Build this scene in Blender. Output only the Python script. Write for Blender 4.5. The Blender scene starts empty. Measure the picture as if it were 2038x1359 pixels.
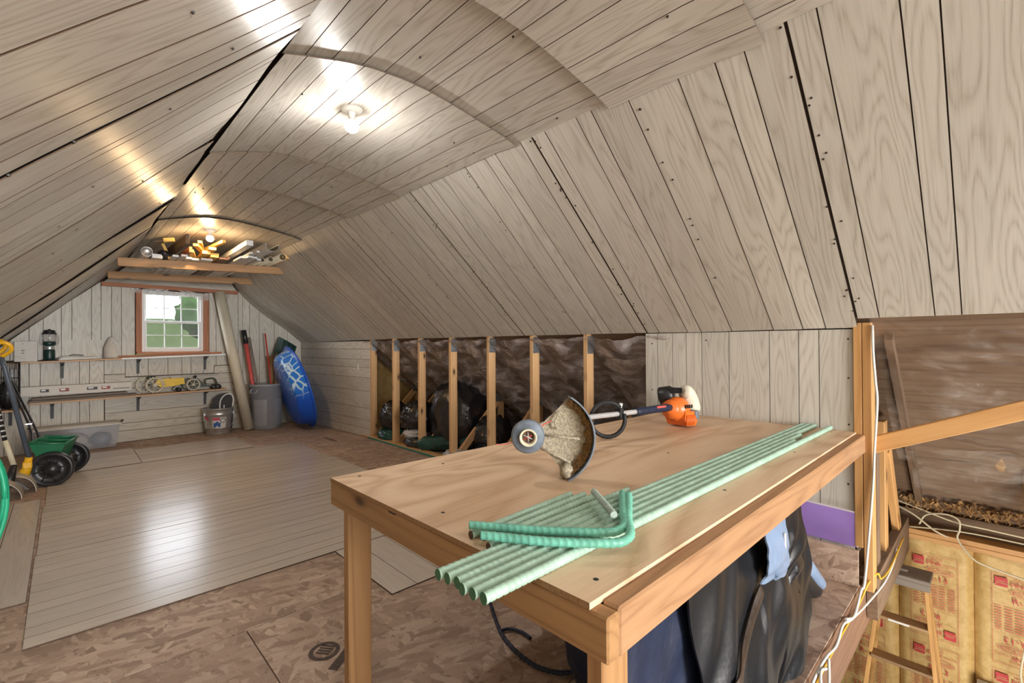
import bpy, math, random
from mathutils import Vector, Matrix, noise
random.seed(7)
scene = bpy.context.scene
COL = scene.collection
V = Vector
PI = math.pi

# ------------------------------------------------------------------ camera
cam_d = bpy.data.cameras.new('camera')
cam_d.sensor_width = 36.0
cam_d.lens = 930.0 / 2038.0 * 36.0
cam_d.clip_start = 0.05
cam = bpy.data.objects.new('camera', cam_d)
COL.objects.link(cam)
yaw, pitch, roll = math.radians(43.85), math.radians(0.30), math.radians(0.35)
fwd = V((math.sin(yaw) * math.cos(pitch), math.cos(yaw) * math.cos(pitch), math.sin(pitch)))
rgt = V((math.cos(yaw), -math.sin(yaw), 0))
dwn = -rgt.cross(fwd)
r2 = math.cos(roll) * rgt + math.sin(roll) * dwn
d2 = -math.sin(roll) * rgt + math.cos(roll) * dwn
cam.matrix_world = Matrix(((r2.x, -d2.x, -fwd.x, 0), (r2.y, -d2.y, -fwd.y, 0), (r2.z, -d2.z, -fwd.z, 1.284), (0, 0, 0, 1)))
scene.camera = cam

# ------------------------------------------------------------------ sky, added fill lights, exposure
world = bpy.data.worlds.new('overcast_sky')
scene.world = world
world.use_nodes = True
wb = world.node_tree.nodes['Background']
wb.inputs[0].default_value = (0.86, 0.92, 1.0, 1)
wb.inputs[1].default_value = 10.0
scene.view_settings.view_transform = 'Standard'
scene.view_settings.look = 'None'
scene.view_settings.exposure = 0.3
scene.view_settings.gamma = 1.0
scene.view_settings.use_curve_mapping = False

def area(name, loc, target, sx, sy, power, color):
    l = bpy.data.lights.new(name, 'AREA'); l.shape = 'RECTANGLE'; l.size = sx; l.size_y = sy
    l.energy = power; l.color = color
    o = bpy.data.objects.new(name, l); COL.objects.link(o)
    o.location = loc
    o.rotation_euler = (V(target) - V(loc)).to_track_quat('-Z', 'Y').to_euler()
    return o
area('added_near_fill', (1.15, -6.40, 1.35), (1.25, 4, 1.15), 2.2, 1.8, 520, (0.97, 0.99, 1.0))  # added fill light behind the viewpoint; the end wall has no opening
area('added_stairwell_fill', (2.6, -0.55, -1.0), (4.4, 0.15, -0.6), 0.8, 0.8, 34, (1.0, 0.95, 0.86))  # added fill light that brightens the stairwell and its batts

# ------------------------------------------------------------------ materials
class NT:
    def __init__(s, name):
        s.m = bpy.data.materials.new(name); s.m.use_nodes = True
        s.t = s.m.node_tree; s.b = s.t.nodes['Principled BSDF']; s.out = s.t.nodes['Material Output']
    def n(s, typ, **kw):
        nd = s.t.nodes.new(typ)
        for k, v in kw.items():
            if k.startswith('i_'):
                key = k[2:]
                key = int(key) if key.isdigit() else key
                nd.inputs[key].default_value = v
            else: setattr(nd, k, v)
        return nd
    def l(s, a, b): s.t.links.new(a, b)
    def math(s, op, a, b=None, c=None):
        nd = s.n('ShaderNodeMath', operation=op)
        for i, x in enumerate((a, b, c)):
            if x is None: continue
            if isinstance(x, (int, float)): nd.inputs[i].default_value = x
            else: s.l(x, nd.inputs[i])
        return nd.outputs[0]
    def ramp(s, fac, stops):
        nd = s.n('ShaderNodeValToRGB'); e = nd.color_ramp.elements
        while len(e) < len(stops): e.new(0.5)
        for i, (p, c) in enumerate(stops):
            e[i].position = p; e[i].color = (*c, 1) if len(c) == 3 else c
        s.l(fac, nd.inputs[0]); return nd.outputs[0]
    def mix(s, fac, a, b, mode='MIX'):
        nd = s.n('ShaderNodeMix', data_type='RGBA', blend_type=mode)
        for x, k in ((fac, 0), (a, 6), (b, 7)):
            if isinstance(x, (int, float)): nd.inputs[k].default_value = x
            elif isinstance(x, tuple): nd.inputs[k].default_value = (*x, 1)
            else: s.l(x, nd.inputs[k])
        return nd.outputs[2]
    def grain_vec(s):
        a = s.n('ShaderNodeAttribute', attribute_name='gc')
        r = s.n('ShaderNodeObjectInfo')
        off = s.n('ShaderNodeCombineXYZ')
        s.l(s.math('MULTIPLY', r.outputs['Random'], 37.0), off.inputs[0])
        s.l(s.math('MULTIPLY', r.outputs['Random'], 91.0), off.inputs[1])
        s.l(s.math('MULTIPLY', r.outputs['Random'], 53.0), off.inputs[2])
        v = s.n('ShaderNodeVectorMath', operation='ADD')
        s.l(a.outputs['Vector'], v.inputs[0]); s.l(off.outputs[0], v.inputs[1])
        return v.outputs[0], r.outputs['Random']
    def noise(s, vec, scale, map=(1, 1, 1), detail=2.0, rough=0.5, dist=0.0):
        mp = s.n('ShaderNodeMapping'); mp.inputs['Scale'].default_value = map
        s.l(vec, mp.inputs[0])
        nz = s.n('ShaderNodeTexNoise'); nz.inputs['Scale'].default_value = scale
        nz.inputs['Detail'].default_value = detail; nz.inputs['Roughness'].default_value = rough
        nz.inputs['Distortion'].default_value = dist
        s.l(mp.outputs[0], nz.inputs['Vector'])
        return nz.outputs['Fac']
    def bump(s, h, strength=0.3, dist=0.01):
        b = s.n('ShaderNodeBump'); b.inputs['Strength'].default_value = strength; b.inputs['Distance'].default_value = dist
        s.l(h, b.inputs['Height']); s.l(b.outputs[0], s.b.inputs['Normal'])
    def col(s, x):
        if isinstance(x, tuple): s.b.inputs['Base Color'].default_value = (*x, 1)
        else: s.l(x, s.b.inputs['Base Color'])
    def set(s, **kw):
        for k, v in kw.items(): s.b.inputs[k.replace('_', ' ')].default_value = v
        return s

def wood(name, light, dark, rings=9.0, stretch=0.10, width=6.0, rough=0.6, fine=0.35, knots=0.0, contrast=1.0, knotcol=(0.10, 0.045, 0.02), dirt=0.0, vary=0.16, bump=0.15, pw=2.2, base=0.25, dist=0.0):
    t = NT(name); vec, rnd = t.grain_vec()
    n1 = t.noise(vec, width, (stretch, 1, 1), 1.5, 0.45, dist)
    r = t.math('FRACT', t.math('MULTIPLY', n1, rings))
    tri = t.math('ABSOLUTE', t.math('SUBTRACT', t.math('MULTIPLY', r, 2.0), 1.0))
    tri = t.math('POWER', tri, pw)
    f = t.noise(vec, 130, (0.035, 1, 1), 3, 0.65)
    fs = t.ramp(f, [(0.38, (0, 0, 0)), (0.66, (1, 1, 1))])
    amt = t.math('MULTIPLY', tri, t.math('ADD', t.math('MULTIPLY', fs, 1.0 - base), base))
    amt = t.math('MULTIPLY', amt, contrast)
    big = t.noise(vec, 1.3, (0.4, 1, 1), 2)
    c = t.mix(t.math('MINIMUM', amt, 1.0), light, dark)
    mid = tuple((a * 0.6 + b * 0.4) for a, b in zip(light, dark))
    c = t.mix(t.math('MULTIPLY', fs, fine), c, mid)
    hv = t.math('ADD', 1.0 - vary, t.math('MULTIPLY', rnd, 2 * vary))
    hv = t.math('MULTIPLY', hv, t.math('ADD', 0.86, t.math('MULTIPLY', big, 0.28)))
    cc = t.n('ShaderNodeCombineColor')
    for i in range(3): t.l(hv, cc.inputs[i])
    c = t.mix(1.0, c, cc.outputs[0], 'MULTIPLY')
    if knots:
        mp = t.n('ShaderNodeMapping'); mp.inputs['Scale'].default_value = (0.42, 1, 1); t.l(vec, mp.inputs[0])
        vo = t.n('ShaderNodeTexVoronoi', voronoi_dimensions='2D'); vo.inputs['Scale'].default_value = knots; t.l(mp.outputs[0], vo.inputs['Vector'])
        kd = t.ramp(vo.outputs['Distance'], [(0.035, (1, 1, 1)), (0.07, (0.35, 0.35, 0.35)), (0.12, (0, 0, 0))])
        c = t.mix(kd, c, knotcol)
    if dirt:
        dn = t.noise(vec, 5, (0.5, 1, 1), 4, 0.6)
        dm = t.ramp(dn, [(0.5, (0, 0, 0)), (0.75, (1, 1, 1))])
        c = t.mix(t.math('MULTIPLY', dm, dirt), c, (0.16, 0.10, 0.06))
    t.col(c); t.set(Roughness=rough)
    if bump: t.bump(t.math('SUBTRACT', 1.0, amt), bump, 0.002)
    return t.m

def plain(name, color, rough=0.5, metal=0.0, var=0.12, nscale=9.0, bump=0.0, bscale=40.0, spec=0.5, coat=0.0, alpha=1.0, emis=None):
    t = NT(name)
    tc = t.n('ShaderNodeTexCoord')
    nz = t.noise(tc.outputs['Object'], nscale, (1, 1, 1), 4, 0.6)
    d = tuple(max(0, c * (1 - var)) for c in color); b = tuple(min(1, c * (1 + var)) for c in color)
    t.col(t.ramp(nz, [(0.3, d), (0.7, b)]))
    t.set(Roughness=rough, Metallic=metal, Alpha=alpha)
    t.b.inputs['Specular IOR Level'].default_value = spec
    t.b.inputs['Coat Weight'].default_value = coat
    if bump:
        t.bump(t.noise(tc.outputs['Object'], bscale, (1, 1, 1), 4, 0.6), bump, 0.01)
    if emis:
        t.b.inputs['Emission Color'].default_value = (*emis[0], 1); t.b.inputs['Emission Strength'].default_value = emis[1]
    return t.m

M = {}
M['panel'] = wood('whitewashed_panelling', (0.62, 0.585, 0.52), (0.37, 0.325, 0.26), rings=17, stretch=0.13, width=7, rough=0.36, fine=0.35, contrast=0.95, vary=0.05, bump=0.08)
M['panel'].node_tree.nodes['Principled BSDF'].inputs['Specular IOR Level'].default_value = 0.2
M['floorpanel'] = wood('worn_floor_panelling', (0.66, 0.585, 0.505), (0.44, 0.37, 0.305), rings=10, stretch=0.12, width=7, rough=0.24, fine=0.5, contrast=0.5, vary=0.04, bump=0.05)
M['hardboard'] = plain('brown_hardboard_edge', (0.13, 0.08, 0.05), 0.85)
M['backing'] = plain('dark_brown_panel_back', (0.06, 0.042, 0.03), 0.9)  # dark brown backing behind the boards, visible in the joints
M['pine'] = wood('pine_stud', (0.70, 0.43, 0.21), (0.50, 0.25, 0.09), rings=7, stretch=0.05, width=9, rough=0.6, knots=4.5, base=0.4, contrast=0.7, vary=0.08)
M['pinegold'] = wood('golden_pine', (0.62, 0.34, 0.13), (0.42, 0.19, 0.055), rings=7, stretch=0.05, width=9, rough=0.55, knots=3.5, base=0.4, contrast=0.7, vary=0.08)
M['benchpine'] = wood('bench_pine', (0.45, 0.25, 0.105), (0.26, 0.12, 0.042), rings=8, stretch=0.045, width=9, rough=0.55, knots=4.2, contrast=0.95, base=0.45, vary=0.06)
M['oldpine'] = wood('worn_old_board', (0.44, 0.245, 0.12), (0.25, 0.115, 0.05), rings=9, stretch=0.06, width=10, rough=0.65, knots=3, base=0.45, contrast=0.8, dirt=0.35, vary=0.06)
M['ply'] = wood('fir_plywood', (0.80, 0.585, 0.40), (0.50, 0.285, 0.145), rings=10, stretch=0.30, width=2.6, rough=0.5, contrast=0.95, fine=0.35, vary=0.0, pw=1.8, base=0.5, dist=0.7)
M['plyedge'] = wood('plywood_edge', (0.36, 0.20, 0.09), (0.16, 0.08, 0.03), rings=6, stretch=0.02, width=60, rough=0.8, vary=0.0)
M['redwood'] = wood('reddish_jamb', (0.47, 0.19, 0.09), (0.30, 0.10, 0.04), rings=6, stretch=0.05, width=9, rough=0.6, vary=0.1)
M['rimwood'] = wood('reddish_brown_joist', (0.20, 0.105, 0.06), (0.10, 0.05, 0.027), rings=7, stretch=0.05, width=9, rough=0.7, vary=0.1)
M['darkwood'] = wood('dark_weathered_beam', (0.20, 0.125, 0.075), (0.10, 0.055, 0.03), rings=7, stretch=0.05, width=9, rough=0.75, vary=0.12)
M['greywood'] = wood('grey_weathered_wood', (0.24, 0.20, 0.165), (0.12, 0.095, 0.075), rings=9, stretch=0.05, width=9, rough=0.8, vary=0.1)
M['shelf'] = wood('shelf_board', (0.58, 0.38, 0.24), (0.40, 0.23, 0.12), rings=6, stretch=0.05, width=9, rough=0.6, vary=0.1)
M['ladderwood'] = wood('ladder_wood', (0.60, 0.34, 0.12), (0.40, 0.19, 0.06), rings=8, stretch=0.04, width=12, rough=0.5, vary=0.1)
M['stepwood'] = wood('worn_step_wood', (0.42, 0.26, 0.13), (0.18, 0.10, 0.05), rings=9, stretch=0.04, width=14, rough=0.7, dirt=0.4, vary=0.1)

def osb(name, tint=1.0, scale=24.0):
    t = NT(name); vec, rnd = t.grain_vec()
    nz = t.n('ShaderNodeTexNoise'); nz.inputs['Scale'].default_value = 9; nz.inputs['Detail'].default_value = 4
    t.l(vec, nz.inputs['Vector'])
    ad = t.n('ShaderNodeVectorMath', operation='MULTIPLY_ADD'); ad.inputs[1].default_value = (0.035, 0.035, 0.0)
    t.l(nz.outputs['Color'], ad.inputs[0]); t.l(vec, ad.inputs[2])
    lay = []
    for k, (rot, mp, sc) in enumerate(((0.25, (0.38, 1.3, 1), scale), (1.35, (0.42, 1.4, 1), scale * 1.2), (2.2, (0.5, 1.2, 1), scale * 0.9), (0.8, (1, 1, 1), scale * 0.33))):
        r = t.n('ShaderNodeMapping'); r.inputs['Rotation'].default_value = (0, 0, rot); t.l(ad.outputs[0], r.inputs[0])
        m = t.n('ShaderNodeMapping'); m.inputs['Scale'].default_value = mp; m.inputs['Location'].default_value = (k * 3.3, k * 1.7, 0); t.l(r.outputs[0], m.inputs[0])
        v = t.n('ShaderNodeTexVoronoi'); v.inputs['Scale'].default_value = sc; t.l(m.outputs[0], v.inputs['Vector'])
        sp = t.n('ShaderNodeSeparateColor'); t.l(v.outputs['Color'], sp.inputs[0]); lay.append((sp.outputs[0], sp.outputs[1], sp.outputs[2]))
    s1 = t.math('GREATER_THAN', lay[0][1], 0.55); s2 = t.math('GREATER_THAN', lay[1][2], 0.5)
    x = t.math('ADD', t.math('MULTIPLY', lay[0][0], s1), t.math('MULTIPLY', t.math('SUBTRACT', 1.0, s1), t.math('ADD', t.math('MULTIPLY', lay[1][0], s2), t.math('MULTIPLY', lay[2][0], t.math('SUBTRACT', 1.0, s2)))))
    fine = t.noise(vec, 70, (0.4, 1, 1), 3, 0.7)
    x = t.math('ADD', t.math('MULTIPLY', x, 0.68), t.math('MULTIPLY', fine, 0.32))
    k = tint
    c = t.ramp(x, [(0.12, (0.28 * k, 0.185 * k, 0.135 * k)), (0.34, (0.42 * k, 0.295 * k, 0.22 * k)), (0.62, (0.52 * k, 0.385 * k, 0.295 * k)), (0.9, (0.66 * k, 0.515 * k, 0.41 * k))])
    blot = t.noise(vec, 1.7, (1, 1, 1), 5, 0.62)
    c = t.mix(t.ramp(blot, [(0.40, (0.45, 0.45, 0.45)), (0.62, (0, 0, 0))]), c, (0.29 * k, 0.195 * k, 0.15 * k))
    speck = t.noise(vec, 85, (0.5, 1, 1), 2, 0.7)
    c = t.mix(t.ramp(speck, [(0.66, (0, 0, 0)), (0.71, (0.8, 0.8, 0.8))]), c, (0.07, 0.04, 0.03))
    t.col(c); t.set(Roughness=0.6); t.bump(x, 0.25, 0.003)
    return t.m
M['osb'] = osb('osb_floor')
M['osblight'] = osb('osb_offcut', 1.15, 30)

M['white'] = plain('white_vinyl', (0.78, 0.78, 0.76), 0.4, var=0.03)
M['porcelain'] = plain('white_porcelain', (0.80, 0.78, 0.72), 0.25, var=0.02)
M['metalgrey'] = plain('galvanised_steel', (0.62, 0.63, 0.64), 0.30, 0.75, var=0.15, nscale=14)
M['plate'] = plain('truss_plate', (0.38, 0.40, 0.42), 0.42, 0.9, var=0.3, nscale=60, bump=0.3, bscale=90)
M['alu'] = plain('aluminium', (0.66, 0.66, 0.67), 0.35, 0.5, var=0.06)
M['black'] = plain('black_plastic', (0.018, 0.018, 0.02), 0.38, var=0.3)
M['rubber'] = plain('black_rubber', (0.012, 0.012, 0.013), 0.6, var=0.3, bump=0.2)
M['bracket'] = plain('dark_grey_bracket', (0.07, 0.075, 0.08), 0.5, var=0.2)
M['blackbag'] = plain('black_bag_film', (0.014, 0.015, 0.020), 0.20, var=0.3, bump=0.9, bscale=13, spec=1.0)
M['greenbag'] = plain('dark_green_bag_film', (0.012, 0.075, 0.068), 0.18, var=0.3, bump=0.5, bscale=18, spec=0.7)
M['whitebag'] = plain('white_bag_film', (0.62, 0.63, 0.66), 0.3, var=0.08, bump=0.5, bscale=15)
M['leather'] = plain('black_leather', (0.009, 0.010, 0.013), 0.38, var=0.5, nscale=5, bump=0.18, bscale=14, spec=0.6)
M['leatherbrown'] = plain('brown_leather_trim', (0.05, 0.032, 0.024), 0.35, var=0.4, bump=0.3, bscale=40)
M['navy'] = plain('navy_cloth', (0.010, 0.017, 0.045), 0.55, var=0.3, bump=0.3, bscale=30)
M['satin'] = plain('pale_blue_satin', (0.20, 0.28, 0.42), 0.35, var=0.15, bump=0.3, bscale=12)
M['rebar'] = plain('epoxy_coated_rebar', (0.40, 0.58, 0.47), 0.42, var=0.15, nscale=22)
M['rebarvivid'] = plain('bright_epoxy_rebar', (0.17, 0.50, 0.38), 0.38, var=0.2, nscale=14)
M['rebargrey'] = plain('dusty_rebar', (0.36, 0.45, 0.40), 0.6, var=0.2, nscale=22)
M['rebarend'] = plain('dark_green_cut_end', (0.045, 0.15, 0.07), 0.5, var=0.2)
M['rust'] = plain('rusty_cut_end', (0.10, 0.05, 0.03), 0.7, var=0.4)
M['orange'] = plain('orange_plastic', (0.80, 0.17, 0.025), 0.35, var=0.08)
M['cream'] = plain('cream_tank_plastic', (0.72, 0.68, 0.55), 0.35, var=0.06)
M['guard'] = plain('dusty_guard', (0.42, 0.36, 0.26), 0.9, var=0.45, nscale=120, bump=0.5, bscale=160)
M['grass'] = plain('dried_grass_clippings', (0.22, 0.115, 0.035), 0.95, var=0.6, nscale=110, bump=1.0, bscale=120)
M['slate'] = plain('slate_blue_plastic', (0.15, 0.18, 0.22), 0.5, var=0.25, nscale=30)
M['red'] = plain('red_plastic', (0.62, 0.06, 0.05), 0.4, var=0.12)
M['redpaint'] = plain('faded_red_paint', (0.60, 0.10, 0.09), 0.45, var=0.12)
M['trash'] = plain('grey_bin_plastic', (0.29, 0.30, 0.325), 0.42, var=0.06)
M['tube'] = plain('cardboard_tube', (0.62, 0.55, 0.42), 0.6, var=0.06, nscale=4)
M['card'] = plain('white_carton', (0.66, 0.63, 0.58), 0.6, var=0.04)
M['print'] = plain('dark_print', (0.06, 0.06, 0.07), 0.6, var=0.1)
M['printred'] = plain('maroon_print', (0.32, 0.09, 0.07), 0.6, var=0.2)
M['sack'] = plain('canvas_sack', (0.62, 0.58, 0.52), 0.75, var=0.1, bump=0.4, bscale=25)
M['green'] = plain('green_hopper_plastic', (0.015, 0.17, 0.075), 0.35, var=0.15)
M['darkgreen'] = plain('dark_green_plastic', (0.008, 0.04, 0.032), 0.4, var=0.2)
M['olive'] = plain('dark_olive_enamel', (0.05, 0.065, 0.045), 0.4, var=0.2)
M['hose'] = plain('green_hose', (0.02, 0.42, 0.22), 0.4, var=0.15)
M['yellow'] = plain('yellow_plastic', (0.85, 0.46, 0.015), 0.4, var=0.08)
M['yellowpaint'] = plain('yellow_enamel', (0.80, 0.52, 0.02), 0.35, var=0.1)
M['yellowwood'] = wood('yellow_scrap_wood', (0.85, 0.55, 0.16), (0.62, 0.34, 0.07), rings=5, stretch=0.06, width=9, rough=0.6, vary=0.12)
M['whitetrim'] = plain('white_trim_vinyl', (0.66, 0.67, 0.68), 0.35, var=0.04)
M['browntrim'] = plain('brown_metal_trim', (0.11, 0.055, 0.035), 0.45, var=0.1)
M['wheelcast'] = plain('cast_wheel', (0.55, 0.50, 0.40), 0.6, 0.2, var=0.2, nscale=30)
M['creamhandle'] = plain('cream_handle', (0.66, 0.60, 0.44), 0.5, var=0.06)
M['stripe'] = plain('greyed_blade', (0.50, 0.46, 0.40), 0.5, var=0.08)
M['slateblue'] = plain('blue_grey_pole', (0.075, 0.095, 0.125), 0.4, var=0.15)
M['purple'] = plain('purple_drywall', (0.36, 0.22, 0.62), 0.7, var=0.05, nscale=3)
M['paper'] = plain('gypsum_edge', (0.70, 0.64, 0.68), 0.8, var=0.05)
M['wire'] = plain('white_cable', (0.72, 0.71, 0.66), 0.45, var=0.06)
M['wiretan'] = plain('cream_cable', (0.70, 0.62, 0.44), 0.45, var=0.06)
M['wireyellow'] = plain('yellow_cable', (0.72, 0.42, 0.04), 0.45, var=0.1)
M['ink'] = plain('faded_black_ink', (0.085, 0.06, 0.05), 0.7, var=0.4, nscale=60)
M['nail'] = plain('dark_nail_head', (0.04, 0.032, 0.026), 0.5, 0.3, var=0.2)
M['bluetape'] = plain('blue_tape', (0.03, 0.12, 0.48), 0.5, var=0.1)
M['wiremesh'] = plain('black_wire', (0.03, 0.032, 0.035), 0.4, 0.5, var=0.2)
M['greenline'] = plain('green_sill_gasket', (0.02, 0.26, 0.20), 0.5, var=0.15)
M['sticker'] = plain('white_label', (0.75, 0.74, 0.72), 0.4, var=0.03)
M['pinkprint'] = plain('pink_print', (0.65, 0.08, 0.16), 0.45, var=0.1)
M['blueprint'] = plain('blue_print', (0.05, 0.14, 0.42), 0.45, var=0.3, nscale=40)
M['greypanel'] = plain('grey_door_panel', (0.52, 0.54, 0.55), 0.5, var=0.03)
M['camo'] = plain('camouflage_cloth', (0.20, 0.17, 0.11), 0.8, var=0.9, nscale=28, bump=0.5)
M['inkred'] = plain('red_ink', (0.52, 0.045, 0.05), 0.6, var=0.12)
M['darkbottle'] = plain('dark_green_bottle', (0.02, 0.032, 0.026), 0.25, var=0.3)
M['lawn'] = plain('mown_grass', (0.017, 0.024, 0.009), 1.0, var=0.3, nscale=1.2, spec=0.0)
M['leaf'] = plain('tree_foliage', (0.014, 0.027, 0.008), 1.0, var=0.5, nscale=3, bump=1.0, bscale=8, spec=0.0)
M['trunk'] = plain('tree_bark', (0.12, 0.09, 0.07), 0.9, var=0.3)

def batt_paper():
    t = NT('kraft_batt_facing'); tc = t.n('ShaderNodeTexCoord')
    a = t.noise(tc.outputs['Object'], 14, (1, 1, 1), 5, 0.7); b = t.noise(tc.outputs['Object'], 60, (1, 1, 1), 3, 0.7)
    c = t.ramp(a, [(0.25, (0.46, 0.29, 0.09)), (0.5, (0.62, 0.42, 0.16)), (0.75, (0.72, 0.53, 0.24))])
    c = t.mix(t.ramp(b, [(0.5, (0, 0, 0)), (0.8, (0.35, 0.35, 0.35))]), c, (0.36, 0.22, 0.07))
    t.col(c); t.set(Roughness=0.55); t.bump(a, 0.3, 0.02); return t.m
M['batt'] = batt_paper()
def insul():
    t = NT('brown_roof_insulation'); tc = t.n('ShaderNodeTexCoord')
    a = t.noise(tc.outputs['Object'], 3.2, (1, 0.45, 1), 6, 0.68, 0.6)
    c = t.ramp(a, [(0.25, (0.13, 0.07, 0.032)), (0.42, (0.34, 0.19, 0.08)), (0.55, (0.56, 0.35, 0.155)), (0.72, (0.70, 0.51, 0.29))])
    t.col(c); t.set(Roughness=0.95); t.bump(a, 0.8, 0.06); return t.m
M['insul'] = insul()
def insul2():
    t = NT('tan_cavity_insulation'); tc = t.n('ShaderNodeTexCoord')
    a = t.noise(tc.outputs['Object'], 2.2, (1, 0.6, 1), 5, 0.65, 0.4)
    c = t.ramp(a, [(0.3, (0.20, 0.12, 0.10)), (0.5, (0.36, 0.24, 0.19)), (0.75, (0.55, 0.38, 0.28))])
    t.col(c); t.set(Roughness=0.95); t.bump(a, 0.6, 0.05); return t.m
M['insul2'] = insul2()
def film(name, tint, alpha, rough):
    t = NT(name); tc = t.n('ShaderNodeTexCoord')
    a = t.noise(tc.outputs['Object'], 7, (1, 0.5, 1), 5, 0.62, 0.8)
    t.col(tint); t.set(Roughness=rough)
    t.l(t.ramp(a, [(0.42, (alpha * 0.30,) * 3), (0.52, (alpha * 0.8,) * 3), (0.70, (min(1, alpha * 2.6),) * 3)]), t.b.inputs['Alpha'])
    t.b.inputs['Specular IOR Level'].default_value = 0.5
    t.bump(a, 0.8, 0.04)
    return t.m
M['film'] = film('clear_poly_sheet', (0.76, 0.70, 0.64), 0.055, 0.10)
M['filmdark'] = film('purple_grey_poly_sheet', (0.70, 0.62, 0.60), 0.36, 0.10)
M['filmwin'] = film('window_film', (0.9, 0.9, 0.9), 0.35, 0.25)
def glass():
    t = NT('hazy_window_glass'); t.col((0.92, 0.95, 0.95)); t.set(Roughness=0.08, Alpha=0.07); return t.m
M['glass'] = glass()
def lglass():
    t = NT('lantern_glass'); t.col((0.8, 0.75, 0.7)); t.set(Roughness=0.05, Alpha=0.3); return t.m
M['lglass'] = lglass()
def binplastic():
    t = NT('clear_bin_plastic'); t.col((0.55, 0.55, 0.58)); t.set(Roughness=0.25, Alpha=0.42); return t.m
M['clear'] = binplastic()
def poolmat():
    t = NT('blue_pool_plastic'); tc = t.n('ShaderNodeTexCoord')
    nz = t.n('ShaderNodeTexNoise'); nz.inputs['Scale'].default_value = 4; t.l(tc.outputs['Object'], nz.inputs['Vector'])
    ad = t.n('ShaderNodeVectorMath', operation='MULTIPLY_ADD'); ad.inputs[1].default_value = (0.09,) * 3
    t.l(nz.outputs['Color'], ad.inputs[0]); t.l(tc.outputs['Object'], ad.inputs[2])
    v = t.n('ShaderNodeTexVoronoi', feature='DISTANCE_TO_EDGE'); v.inputs['Scale'].default_value = 7.5
    t.l(ad.outputs[0], v.inputs['Vector'])
    line = t.ramp(v.outputs['Distance'], [(0.03, (1, 1, 1)), (0.085, (0, 0, 0))])
    at = t.n('ShaderNodeAttribute', attribute_name='gc'); sp = t.n('ShaderNodeSeparateXYZ'); t.l(at.outputs['Vector'], sp.inputs[0])
    mask = t.math('MULTIPLY', line, sp.outputs[0])
    base = t.mix(sp.outputs[0], (0.008, 0.10, 0.62), (0.02, 0.20, 0.72))
    t.col(t.mix(mask, base, (0.62, 0.80, 0.92))); t.set(Roughness=0.3); return t.m
M['pool'] = poolmat()
def bulbmat(name, col, s):
    t = NT(name); t.b.inputs['Emission Color'].default_value = (*col, 1); t.b.inputs['Emission Strength'].default_value = s
    t.col((1, 1, 1)); return t.m
M['bulbdim'] = bulbmat('dim_bulb_shoulder', (1.0, 0.93, 0.84), 9)
M['bulb'] = bulbmat('lit_bulb', (1.0, 0.97, 0.93), 640)
M['bulbwarm'] = bulbmat('lit_warm_bulb', (1.0, 0.66, 0.33), 720)

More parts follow.
